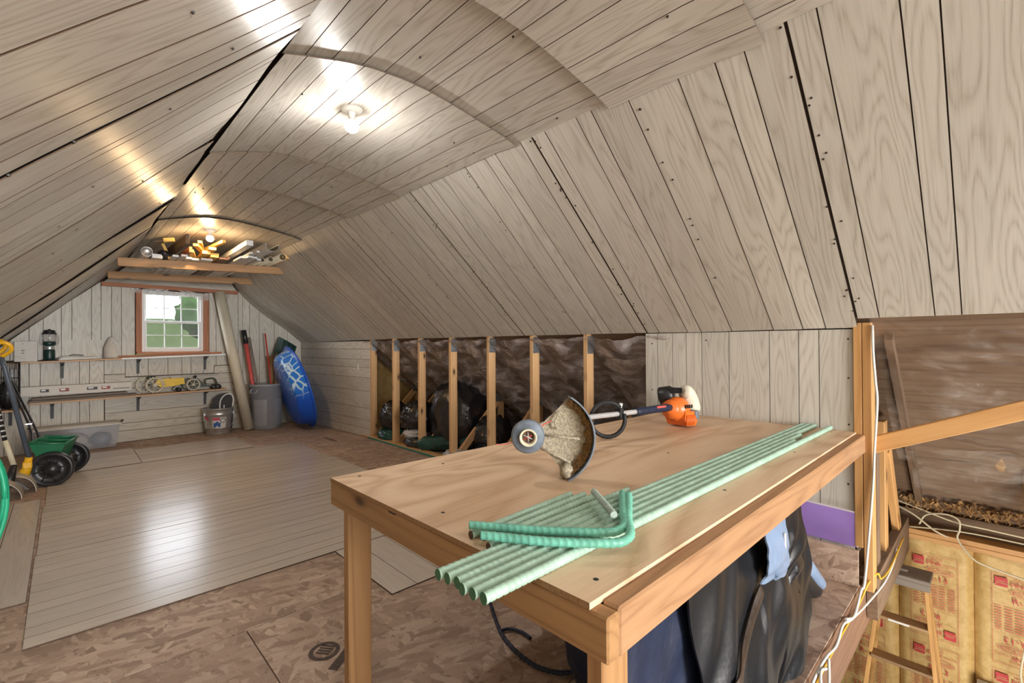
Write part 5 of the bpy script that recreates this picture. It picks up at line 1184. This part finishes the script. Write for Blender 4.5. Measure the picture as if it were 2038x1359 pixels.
for k in (0.3, 0.55, 0.8): MB().tube([V((2.455, 8.045, 1.13)) + sx * lerp(-0.03, 0.29, k) + sy_ * 0.02 + V((0, -0.05, 0)) * math.sin(PI * k), V((2.455, 8.045, 1.13)) + sx * lerp(-0.03, 0.29, k) + sy_ * 0.28 + V((0, -0.05, 0)) * math.sin(PI * k) * 0.4], 0.006, 6).build('blade_rib', 'darkgreen', t)

# ---- blue paddling pool leaning in the corner
Rv, Tv = V((0.942, -0.335, 0)), V((-0.335, -0.942, 0))
axp = (Rv * 0.93 + V((0, 0, 0.27)) + Tv * -0.24).normalized()
upv = (V((0, 0, 1)) - axp * axp.z).normalized()
ctr = V((2.80, 7.47, 0.012)) + upv * 0.655
prof = [(0.0, -0.20), (0.47, -0.20), (0.52, -0.19), (0.545, -0.165), (0.60, -0.03), (0.615, -0.012), (0.648, -0.010), (0.655, 0.0), (0.645, 0.012), (0.61, 0.010), (0.592, -0.02), (0.535, -0.155), (0.50, -0.18), (0.0, -0.185)]
def gfun(i, a): return (1.0 if 1 <= i <= 4 else 0.0, 0, 0)
m = MB().lathe(prof, ctr, axp, 56, True, V((0, 0, 1)), gfun=gfun)
for i, p in enumerate(m.v):
    h = (p - ctr).dot(upv); m.g[i] = V((m.g[i].x * smooth(-0.12, 0.10, h), 0, 0))
m.build('paddling_pool', 'pool', None, None, 'blue plastic paddling pool with white wave pattern leaning on its edge', 'pool')

# ================================================================== LEFT FOREGROUND TOOLS
axl = V((0.228, 0.974, 0)).normalized(); axq = V((0.974, -0.228, 0))
t = thing('spreader', (-0.05, 6.3, 0), 'green drop spreader with two black wheels and long handle', 'spreader')
W1, W2 = V((-0.076, 6.05, 0.158)), V((0.045, 6.57, 0.158))
for c in (W1, W2):
    w = MB().lathe([(0.0, -0.03), (0.03, -0.034), (0.048, -0.03), (0.052, -0.012), (0.118, -0.006), (0.128, -0.028), (0.150, -0.030), (0.158, -0.018), (0.158, 0.018), (0.150, 0.026), (0.128, 0.022), (0.05, 0.012), (0.0, 0.014)], c, axl, 36).build('wheel', 'black', t)
    for k in range(8):
        a = 2 * PI * k / 8 + 0.2; d = axq * math.cos(a) + V((0, 0, 1)) * math.sin(a); MB().tube([c + d * 0.05 - axl * 0.016, c + d * 0.124 - axl * 0.014], [0.006, 0.005], 5).build('wheel_spoke', 'black', w)
    MB().lathe([(0.0, -0.040), (0.036, -0.038), (0.042, -0.030)], c, axl, 20).build('hub_cap', 'black', w)
MB().tube([W1, W2], 0.010, 8).build('axle', 'metalgrey', t)
hc = (W1 + W2) / 2 + V((-0.055, 0.0, 0)); hl = 0.205
def hp(s, x, z): return hc + axl * (s * hl) + axq * x + V((0, 0, z))
tp = [(-0.115, 0.245), (0.135, 0.215)]; bt_ = [(-0.02, 0.0), (0.05, -0.005)]
m = MB(); vo = [hp(s, x, z) for s in (-1, 1) for x, z in (tp[0], tp[1], bt_[1], bt_[0])]
vi = [hp(s * 0.96, x * 0.93 + 0.001, z + 0.008) for s in (-1, 1) for x, z in (tp[0], tp[1], bt_[1], bt_[0])]
m.add(vo + vi, [(0, 1, 2, 3), (4, 7, 6, 5), (0, 3, 7, 4), (1, 5, 6, 2), (3, 2, 6, 7), (8, 11, 10, 9), (12, 13, 14, 15), (8, 12, 15, 11), (9, 10, 14, 13), (11, 15, 14, 10), (0, 8, 9, 1), (4, 5, 13, 12), (0, 4, 12, 8), (1, 9, 13, 5)])
hop = m.build('hopper', 'green', t)
for (a, b) in ((hp(-1, *tp[0]), hp(-1, *tp[1])), (hp(-1, *tp[1]), hp(1, *tp[1])), (hp(1, *tp[1]), hp(1, *tp[0])), (hp(1, *tp[0]), hp(-1, *tp[0]))): MB().tube([a, b], 0.010, 6).build('hopper_rim', 'green', hop)
MB().tube([hp(-0.1, *tp[0]), hp(-0.1, *tp[1])], 0.008, 6).build('hopper_brace', 'green', hop)
for s in (-0.45, 0.45):
    MB().tube(arcpath([hp(s, -0.07, 0.10), hp(s, -0.12, 0.24), V((-0.225 + 0.03 * s, 6.52 + 0.07 * s, 0.53)), V((-0.43 + 0.012 * s, 6.92 + 0.05 * s, 1.075))], 5), 0.0095, 8).build('handle_rod', 'black', t)
MB().tube([V((-0.436, 6.89, 1.075)), V((-0.424, 6.95, 1.075))], 0.014, 8).build('handle_grip', 'black', t)
MB().box((-0.265, 6.46, 0.535), (-0.215, 6.57, 0.55), 0.002).build('handle_bracket', 'metalgrey', t)

def blade(parent, x0, y0, y1, h, w, mat):
    MB().slab(lambda u, v: V((x0 + w * math.sin(v * PI / 2), lerp(y0, y1, u), 0.006 + h * math.cos(v * PI / 2) + 0.012 * math.sin(PI * u) * math.cos(v * PI / 2))), 10, 14, 0.005).build('shovel_blade', mat, parent)
t = thing('snow_shovel', (-0.28, 5.87, 0), 'snow shovel with cream lower shaft and black socket at the left edge', 'shovel', 'snow shovels at the left')
blade(t, -0.385, 5.70, 5.98, 0.145, 0.13, 'stripe')
MB().tube([(-0.345, 5.84, 0.10), (-0.325, 5.87, 0.17), (-0.305, 5.9, 0.265)], [0.045, 0.032, 0.022], 10).build('socket', 'black', t)
for q in range(6): MB().box((-0.288 + 0.012 * q, 5.73, 0.14 - 0.014 * q), (-0.272 + 0.012 * q, 5.75, 0.153 - 0.014 * q)).build('wear_tooth', 'black', t)
MB().tube([(-0.305, 5.9, 0.25), (-0.360, 5.9, 0.485)], 0.019, 12).build('cream_shaft', 'creamhandle', t)
MB().tube([(-0.360, 5.9, 0.48), (-0.445, 5.93, 1.05)], 0.016, 10).build('upper_shaft', 'black', t)
for q in range(9): MB().tube([V((-0.360, 5.9, 0.48)).lerp(V((-0.445, 5.93, 1.05)), 0.06 + 0.08 * q), V((-0.360, 5.9, 0.48)).lerp(V((-0.445, 5.93, 1.05)), 0.085 + 0.08 * q)], 0.0166, 8).build('white_band', 'white', t)
t = thing('snow_shovel', (-0.24, 6.05, 0), 'snow shovel with blue grey shaft, yellow socket and yellow D grip', 'shovel', 'snow shovels at the left')
blade(t, -0.300, 5.90, 6.24, 0.150, 0.125, 'stripe')
MB().tube([(-0.262, 6.05, 0.13), (-0.235, 6.04, 0.2), (-0.222, 6.02, 0.30)], [0.05, 0.034, 0.024], 10).build('socket', 'yellow', t)
MB().box((-0.262, 5.98, 0.20), (-0.20, 6.05, 0.262), 0.008).build('socket_collar', 'yellow', t)
MB().tube([(-0.220, 6.02, 0.29), (-0.368, 6.02, 1.10), (-0.392, 6.02, 1.20)], 0.019, 12).build('shaft', 'slateblue', t)
for z in (0.0,): MB().tube(arcpath([(-0.395, 6.02, 1.19), (-0.435, 6.0, 1.24), (-0.43, 5.98, 1.30), (-0.38, 5.96, 1.325), (-0.335, 5.96, 1.30), (-0.33, 5.98, 1.25), (-0.385, 6.02, 1.20)], 5), 0.016, 10).build('d_grip', 'yellow', t)
t = thing('grabber', (-0.40, 6.2, 0), 'yellow handled tool behind the shovel grip at the left edge', 'tool')
MB().tube([(-0.42, 6.30, 0.01), (-0.46, 6.30, 1.20)], 0.012, 8).build('shaft', 'black', t)
MB().tube(arcpath([(-0.46, 6.30, 1.19), (-0.50, 6.30, 1.25), (-0.48, 6.30, 1.33), (-0.41, 6.29, 1.34), (-0.38, 6.29, 1.28), (-0.45, 6.30, 1.20)], 5), 0.018, 10).build('handle', 'yellow', t)

t = thing('garden_hose', (-0.40, 3.4, 0.25), 'bright green garden hose coiled on a hook at the left edge', 'hose')
m = MB(); P = []
for k in range(200):
    a = 2 * PI * k / 40; P.append((-0.345 + (0.140 + 0.006 * math.sin(a * 0.37)) * math.cos(a), 3.36 + 0.016 * k / 40 + 0.01 * math.sin(a * 2.3), 0.545 + (0.30 + 0.012 * math.sin(a * 0.21)) * math.sin(a)))
m.tube(P, 0.0105, 8); m.build('coil', 'hose', t)
MB().tube([(-0.665, 3.40, 0.80), (-0.34, 3.40, 0.815), (-0.32, 3.40, 0.85)], 0.010, 8).build('wall_hook', 'metalgrey', t)

# ================================================================== OVERHEAD RACK
rk = thing('overhead_rack', (1.2, 6.85, 2.12), 'two pine beams spanning the slopes below the far bulb as a storage rack', 'rack')
MB().bar((0.405, 6.3, 2.160), (2.015, 6.3, 2.228), 0.038, 0.089, (0, 0, 1), 0.003).build('beam', 'benchpine', rk)
MB().bar((0.385, 7.4, 2.145), (1.945, 7.4, 2.200), 0.038, 0.089, (0, 0, 1), 0.003).build('beam', 'benchpine', rk)
def BZ(x): return 2.207 + (x - 0.405) * 0.0422      # top of the near beam
def rail(name, x, y0, y1, w, h, dz, mat, label, cat, x1=None, z1=None, group='lengths stored on the overhead rack'):
    z = BZ(x) + h / 2 + dz; xx = x if x1 is None else x1
    return MB().bar((x, y0, z), (xx, y1, (z - 0.012) if z1 is None else z1), w, h, (0, 0, 1), 0.002).build(name, mat, None, None, label, cat, group)
# gutter: open channel, white outside and green inside
t = thing('rain_gutter', (1.60, 6.6, BZ(1.6)), 'white rain gutter with green inside on top of the overhead rack', 'gutter', 'lengths stored on the overhead rack')
for mt, k, nm_ in (('whitetrim', 0.0, 'gutter_shell'), ('darkgreen', 0.003, 'gutter_lining')):
    MB().slab(lambda u, v: V((1.600, 0, BZ(1.6) + 0.095)) + V((0, lerp(5.32, 7.9, v), 0)) + V((-0.062 * math.cos(PI * u), 0, -(0.07 - k) * math.sin(PI * u) ** 0.7)) * (1 - k * 12), 12, 2, 0.0015, None).build(nm_, mt, t)
for x in (-0.062, 0.062): MB().bar((1.60 + x, 5.32, BZ(1.6) + 0.097), (1.60 + x, 7.9, BZ(1.6) + 0.093), 0.012, 0.008).build('gutter_lip', 'whitetrim', t)
rail('trim_board', 1.395, 5.36, 7.8, 0.065, 0.055, 0.070, 'whitetrim', 'white square trim length beside the gutter on the rack', 'trim', 1.42)
for k, (x, y0, w, dz) in enumerate(((1.475, 5.62, 0.035, 0.028), (1.512, 5.50, 0.03, 0.028), (1.435, 5.78, 0.05, 0.0), (1.49, 5.70, 0.05, 0.0), (1.545, 5.74, 0.05, 0.0), (1.62, 5.86, 0.045, 0.0))):
    rail('siding_strip', x, y0, 7.85 - 0.04 * k, w, 0.020, dz, 'whitetrim', 'white siding strip under the gutter on the rack, ' + ['upper left', 'upper right', 'lower leftmost', 'second in the lower layer', 'third in the lower layer', 'lower rightmost'][k], 'siding strip')
for k, (x, y0, w) in enumerate(((0.86, 6.02, 0.055), (0.925, 5.95, 0.055), (0.99, 6.10, 0.06), (1.06, 6.16, 0.07))):
    rail('white_board', x, y0, 7.75, w, 0.022, 0.0, 'whitetrim', 'white painted board on the rack below the scrap wood, ' + ['first', 'second', 'third', 'fourth'][k] + ' from the left', 'board')
rail('white_board', 1.16, 6.12, 7.6, 0.11, 0.022, 0.0, 'whitetrim', 'wide white painted board in the middle of the rack', 'board')
rail('brown_trim', 1.30, 5.98, 7.8, 0.09, 0.020, 0.0, 'browntrim', 'brown metal trim length beside the white siding on the rack', 'trim')
rail('brown_trim', 1.36, 6.05, 7.8, 0.03, 0.030, 0.020, 'browntrim', 'narrow brown metal trim lying on the rack under the white trim', 'trim')
rail('dark_board', 0.90, 5.62, 7.6, 0.032, 0.10, 0.08, 'darkwood', 'long dark board standing on edge on the rack, nearest its left end', 'board', 0.86)
rail('dark_board', 0.955, 5.80, 7.6, 0.028, 0.06, 0.024, 'redwood', 'reddish board on edge beside the long dark one on the rack', 'board', 0.93)
for k, (x, y0, y1, w, h, z, dx) in enumerate(((1.02, 5.92, 6.35, 0.05, 0.03, 0.115, 0.16), (1.05, 5.88, 6.30, 0.04, 0.025, 0.145, 0.10), (1.17, 5.90, 6.4, 0.07, 0.03, 0.085, 0.02), (1.13, 5.98, 6.6, 0.08, 0.035, 0.05, 0.03), (1.21, 6.0, 6.6, 0.08, 0.045, 0.022, 0.05), (0.99, 6.0, 6.5, 0.05, 0.03, 0.06, 0.12))):
    rail('scrap_board', x, y0, y1, w, h, z, 'yellowwood', 'yellow lit scrap wood piece under the far bulb, ' + ['leaning left end', 'topmost', 'upper middle', 'lower middle', 'lowest on the right', 'lowest on the left'][k], 'scrap wood', x + dx, None, 'scrap wood on the overhead rack')
rail('scrap_board', 1.245, 5.74, 6.5, 0.035, 0.03, 0.145, 'yellowwood', 'pale batten sticking out just right of the far bulb', 'scrap wood', 1.16, None, 'scrap wood on the overhead rack')
for k, (x, y0, r) in enumerate(((1.835, 5.74, 0.040), (1.755, 5.90, 0.030), (1.685, 5.98, 0.028))):
    z = BZ(x) + r
    MB().lathe([(r * 0.86, 0.0), (r, 0.0), (r, 1.3), (0, 1.3), (0, 1.25), (r * 0.86, 1.2), (r * 0.86, 0.0)], (x, y0, z), (0, 1, -0.004), 20).build('mailing_tube', 'tube', None, None, ['fat cardboard tube with a dark open end at the right of the rack', 'thin cardboard tube left of the fat one on the rack', 'thin grey cardboard tube under the siding at the rack right'][k], 'tube', 'lengths stored on the overhead rack')
c0 = V((0.628, 6.12, BZ(0.63) + 0.050))
MB().lathe([(0.0, 0.006), (0.046, 0.006), (0.048, 0.0), (0.050, 0.004), (0.050, 1.2), (0, 1.2)], c0, (0, 1, 0.0), 22).build('stove_pipe', 'metalgrey', None, None, 'shiny metal pipe with closed end at the left of the rack', 'pipe', 'lengths stored on the overhead rack')
rail('white_box', 0.725, 6.20, 7.0, 0.09, 0.045, 0.0, 'whitetrim', 'flat white box next to the metal pipe on the rack', 'box')
MB().blob((0.79, 6.25, BZ(0.79) + 0.052), (0.055, 0.06, 0.045), 0.3, 4, 2, 18, 12).build('cable_bundle', 'black', None, None, 'tangled black cable bundle at the foot of the yellow clamp', 'cable')
t = thing('bar_clamp', (0.80, 6.27, BZ(0.8)), 'yellow clamp standing on the rack left of the scrap wood', 'clamp')
MB().bar((0.835, 6.22, BZ(0.83) + 0.004), (0.775, 6.25, BZ(0.8) + 0.165), 0.028, 0.034, (0, 1, 0)).build('clamp_leg', 'yellowwood', t)
MB().bar((0.77, 6.15, BZ(0.8) + 0.185), (0.865, 6.12, BZ(0.8) + 0.20), 0.05, 0.045, (0, 0, 1), 0.006).build('clamp_head', 'yellowwood', t)
MB().bar((0.70, 6.18, BZ(0.8) + 0.165), (0.79, 6.17, BZ(0.8) + 0.19), 0.02, 0.012, (0, 0, 1)).build('clamp_bar', 'darkwood', t)
rail('pine_block', 1.90, 5.82, 6.32, 0.08, 0.05, 0.040, 'yellowwood', 'pine block at the right end of the rack against the slope', 'scrap wood', 1.91, None, 'scrap wood on the overhead rack')

# ================================================================== UNDER THE BENCH
def coat(u0x, u1x, ztop, hem, yb, seed, fold, bul):
    def fn(u, v):
        x = lerp(u0x, u1x, u); z0 = hem(u); z = lerp(ztop, z0, v)
        y = yb - bul * math.sin(PI * min(1, v * 0.9)) * (0.6 + 0.4 * math.sin(PI * u)) + fold * (0.6 * noise.noise(V((x * 5, v * 1.4, seed))) + 0.4 * noise.noise(V((x * 11 + v * 5, v * 2, seed + 2)))) * (0.3 + v)
        xx = x + 0.05 * noise.noise(V((u * 4, v * 4, seed + 7))) * v
        return V((xx, y, z))
    return fn
MB().blob((1.97, 0.96, 0.26), (0.70, 0.31, 0.36), 0.14, 2.4, 5, 40, 24, flat=0.006, power=0.85).build('duffel_bag', 'navy', None, None, 'big dark duffel heap under the workbench behind the coats', 'bag')
cn = MB().slab(coat(0.86, 1.42, 0.69, lambda u: 0.03, 0.60, 3, 0.07, 0.03), 40, 24, 0.006).build('navy_coat', 'navy', None, None, 'navy cloth coat hanging under the bench beside the front leg', 'coat')
hem2 = lambda u: 0.02 + 0.05 * abs(noise.noise(V((u * 7, 0, 3)))) + 0.18 * smooth(0.85, 1.0, u) * 0.4 + (0.05 if 0.42 < u < 0.6 else 0)
t = thing('leather_coat', (1.75, 0.57, 0), 'black leather coat with scuffed brown strap hanging under the bench front', 'coat')
MB().slab(coat(1.16, 2.14, 0.69, hem2, 0.570, 8, 0.075, 0.07), 70, 40, 0.006).build('coat_body', 'leather', t)
cf = coat(1.16, 2.14, 0.69, hem2, 0.570, 8, 0.075, 0.07)
MB().slab(lambda u, v: cf(lerp(0.0, 0.42, u), 0.55 - 0.30 * u + 0.055 * v) + V((0, -0.012 - 0.006 * math.sin(PI * v), 0)), 30, 4, 0.006).build('coat_strap', 'leatherbrown', t)
MB().slab(lambda u, v: cf(lerp(0.45, 0.74, u), 0.22 - 0.18 * u + 0.035 * v) + V((0, -0.012 - 0.006 * math.sin(PI * v), 0)), 24, 4, 0.006).build('coat_strap', 'leatherbrown', t)
t = thing('leather_jacket', (1.8, 0.54, 0.3), 'black leather jacket with pale blue satin lining at the far end under the bench', 'jacket')
MB().slab(coat(1.74, 1.97, 0.698, lambda u: 0.34 + 0.10 * math.sin(u * 3.0), 0.535, 15, 0.05, 0.03), 30, 24, 0.006).build('jacket_body', 'leather', t)
MB().slab(coat(1.57, 1.76, 0.70, lambda u: 0.53 - 0.03 * u, 0.512, 21, 0.03, 0.012), 16, 16, 0.005).build('satin_lining', 'satin', t)
MB().box((1.70, 0.486, 0.60), (1.712, 0.496, 0.66), 0.003).build('zip_pull', 'alu', t)
t = thing('boot', (2.6, 0.66, 0), 'black boot with pale blue grey side lying against the chipboard strip', 'boot')
bd, bs = V((0.32, -0.35, -0.80)).normalized(), V((0.6, -0.6, 0.4)).normalized()
MB().tube(arcpath([(2.36, 0.72, 0.36), (2.46, 0.70, 0.26), (2.58, 0.675, 0.14), (2.68, 0.655, 0.065), (2.73, 0.65, 0.05)], 4), [0.055, 0.058, 0.06, 0.06, 0.06, 0.06, 0.06, 0.058, 0.056, 0.055, 0.052, 0.05, 0.048, 0.045, 0.042, 0.038, 0.03], 14).build('boot_upper', 'black', t)
MB().tube(arcpath([(2.42, 0.68, 0.36), (2.52, 0.655, 0.26), (2.64, 0.635, 0.14), (2.74, 0.625, 0.065)], 4), [0.02, 0.03, 0.034, 0.036, 0.037, 0.037, 0.037, 0.037, 0.036, 0.035, 0.034, 0.03, 0.02], 12).build('boot_side', 'satin', t)
m = MB(); P = arcpath([(1.60, 1.90, 0.011), (1.516, 1.747, 0.011), (1.384, 1.512, 0.011), (1.345, 1.321, 0.011), (1.375, 1.20, 0.011), (1.46, 1.13, 0.014), (1.55, 1.09, 0.02)], 12)
m.tube(P, [0.0075 + 0.0018 * (i % 2) for i in range(len(P))], 8, False)
t = thing('braided_strap', (1.4, 1.4, 0), 'dark braided strap curling over the chipboard under the bench', 'strap')
m.build('strap', 'navy', t)
MB().tube(arcpath([(1.40, 1.54, 0.012), (1.44, 1.52, 0.012), (1.46, 1.46, 0.012), (1.455, 1.41, 0.012)], 5), 0.007, 8).build('strap_loop', 'navy', t)

# ---- drywall and chipboard offcuts at the wall foot
t = thing('drywall_offcut', (3.02, 0.72, 0.19), 'purple drywall offcut standing on the chipboard strip under the bench end', 'drywall')
MB().prism([(0.530, 0.196), (1.02, 0.196), (1.02, 0.392), (0.80, 0.384), (0.530, 0.374)], (3.0445, 0, 0), (0, 1, 0), (0, 0, 1), (-1, 0, 0), 0.013).build('purple_face', 'purple', t)
MB().prism([(0.522, 0.196), (0.530, 0.196), (0.530, 0.374), (0.80, 0.384), (1.02, 0.392), (1.02, 0.399), (0.80, 0.391), (0.522, 0.382)], (3.0445, 0, 0), (0, 1, 0), (0, 0, 1), (-1, 0, 0), 0.0125).build('paper_edge', 'paper', t)
m = MB().box((2.985, 0.515, 0.001), (3.000, 1.30, 0.194)); m.g = [V((p.y, p.z, 0.2 * p.x)) for p in m.v]
m.build('chipboard_strip', 'osblight', None, None, 'strip of pale chipboard standing on the floor below the purple drywall', 'chipboard')

# ================================================================== STAIRWELL: LADDER AND CABLES
t = thing('stepladder', (3.9, 0.47, -2.5), 'old wooden stepladder standing in the stairwell against the insulation', 'ladder')
def LX(z): return 4.10 + (z + 0.30) * 0.16
for y0, y1 in ((0.572, 0.80), (0.345, 0.15)):
    MB().bar((LX(-0.30), y0, -0.30), (LX(-2.5), lerp(y0, y1, 1.0), -2.5), 0.022, 0.065, (1, 0, 0)).build('side_rail', 'ladderwood', t)
    MB().bar((4.20, y0, -0.32), (4.36, lerp(y0, y1, 1.0), -2.5), 0.02, 0.035, (1, 0, 0)).build('rear_rail', 'ladderwood', t)
cap = MB().box((4.035, 0.318, -0.302), (4.245, 0.602, -0.276), 0.004).box((4.035, 0.318, -0.345), (4.058, 0.602, -0.300), 0.003).build('top_cap', 'greywood', t)
MB().box((4.12, 0.44, -0.2762), (4.155, 0.575, -0.2745)).build('warning_label', 'sticker', cap)
for k in range(7):
    z = -0.585 - 0.262 * k; f = (z + 0.30) / -2.2
    st = MB().box((LX(z) - 0.05, lerp(0.345, 0.15, f) + 0.008, z - 0.010), (LX(z) + 0.05, lerp(0.572, 0.80, f) - 0.008, z + 0.010), 0.003).build('step', 'stepwood', t)
    if k == 0: MB().box((LX(z) - 0.051, 0.42, z - 0.006), (LX(z) - 0.049, 0.53, z + 0.006)).build('step_label', 'sticker', st)
def cable(pts, r, mat, label, n=6): return MB().tube(arcpath(pts, n), r, 6).build('cable', mat, None, None, label, 'cable', 'electrical cables around the stairwell')
cable([(3.025, 0.452, 1.37), (3.018, 0.449, 1.23), (3.014, 0.440, 1.08), (3.014, 0.434, 0.97), (3.02, 0.448, 0.72), (3.02, 0.455, 0.56), (3.01, 0.470, 0.32), (2.99, 0.490, 0.04), (2.94, 0.497, 0.012), (2.74, 0.490, -0.03), (2.60, 0.497, 0.006)], 0.006, 'wire', 'white cable running down the corner post to the stair edge')
cable([(3.78, 0.455, -0.02), (3.62, 0.450, -0.05), (3.30, 0.452, -0.06), (2.95, 0.48, -0.06), (2.70, 0.495, -0.035), (2.53, 0.495, 0.010), (2.38, 0.49, -0.012), (2.22, 0.492, 0.012), (2.05, 0.49, 0.02), (1.90, 0.49, -0.02)], 0.0055, 'wire', 'white cable clipped along the stair edge joist')
cable([(2.24, 0.488, 0.0), (2.16, 0.470, -0.045), (2.08, 0.460, -0.05), (2.04, 0.468, 0.0), (2.08, 0.478, 0.03), (2.13, 0.472, 0.02)], 0.0055, 'wire', 'curled loose white cable end at the stair edge')
cable([(4.0, 0.445, -0.01), (3.5, 0.448, -0.035), (3.2, 0.450, 0.0), (3.10, 0.452, 0.06), (3.02, 0.478, 0.03), (2.9, 0.500, -0.045), (2.5, 0.506, -0.05), (2.0, 0.506, -0.06)], 0.005, 'wireyellow', 'yellow cable running below the white one on the joist')
cable([(4.42, 0.60, 0.14), (4.40, 0.42, 0.10), (4.39, 0.22, 0.05), (4.38, 0.05, 0.045), (4.38, -0.3, 0.03)], 0.006, 'wiretan', 'cream cable sagging above the top plate, upper strand')
cable([(4.40, 0.60, 0.115), (4.37, 0.44, 0.06), (4.36, 0.33, -0.02), (4.37, 0.27, -0.052), (4.37, 0.25, -0.055)], 0.006, 'wiretan', 'cream cable curling down onto the top plate')
cable([(4.38, 0.40, -0.01), (4.36, 0.36, 0.07), (4.34, 0.26, 0.105), (4.33, 0.195, 0.085), (4.33, 0.19, 0.02), (4.34, 0.20, -0.05), (4.33, 0.13, -0.15), (4.33, 0.06, -0.18), (4.33, -0.10, -0.21), (4.33, -0.3, -0.26)], 0.006, 'wiretan', 'long looping cream cable crossing the printed batts')
cable([(4.43, 0.47, -0.06), (4.42, 0.30, -0.03), (4.41, 0.10, -0.01), (4.40, -0.3, -0.01)], 0.005, 'wiretan', 'cream cable lying along the top plate')
cable([(4.30, -0.10, -0.62), (4.28, -0.085, -0.72), (4.28, -0.08, -0.80), (4.30, -0.10, -0.92)], 0.006, 'wiretan', 'short cream cable hanging at the right edge before the batts')
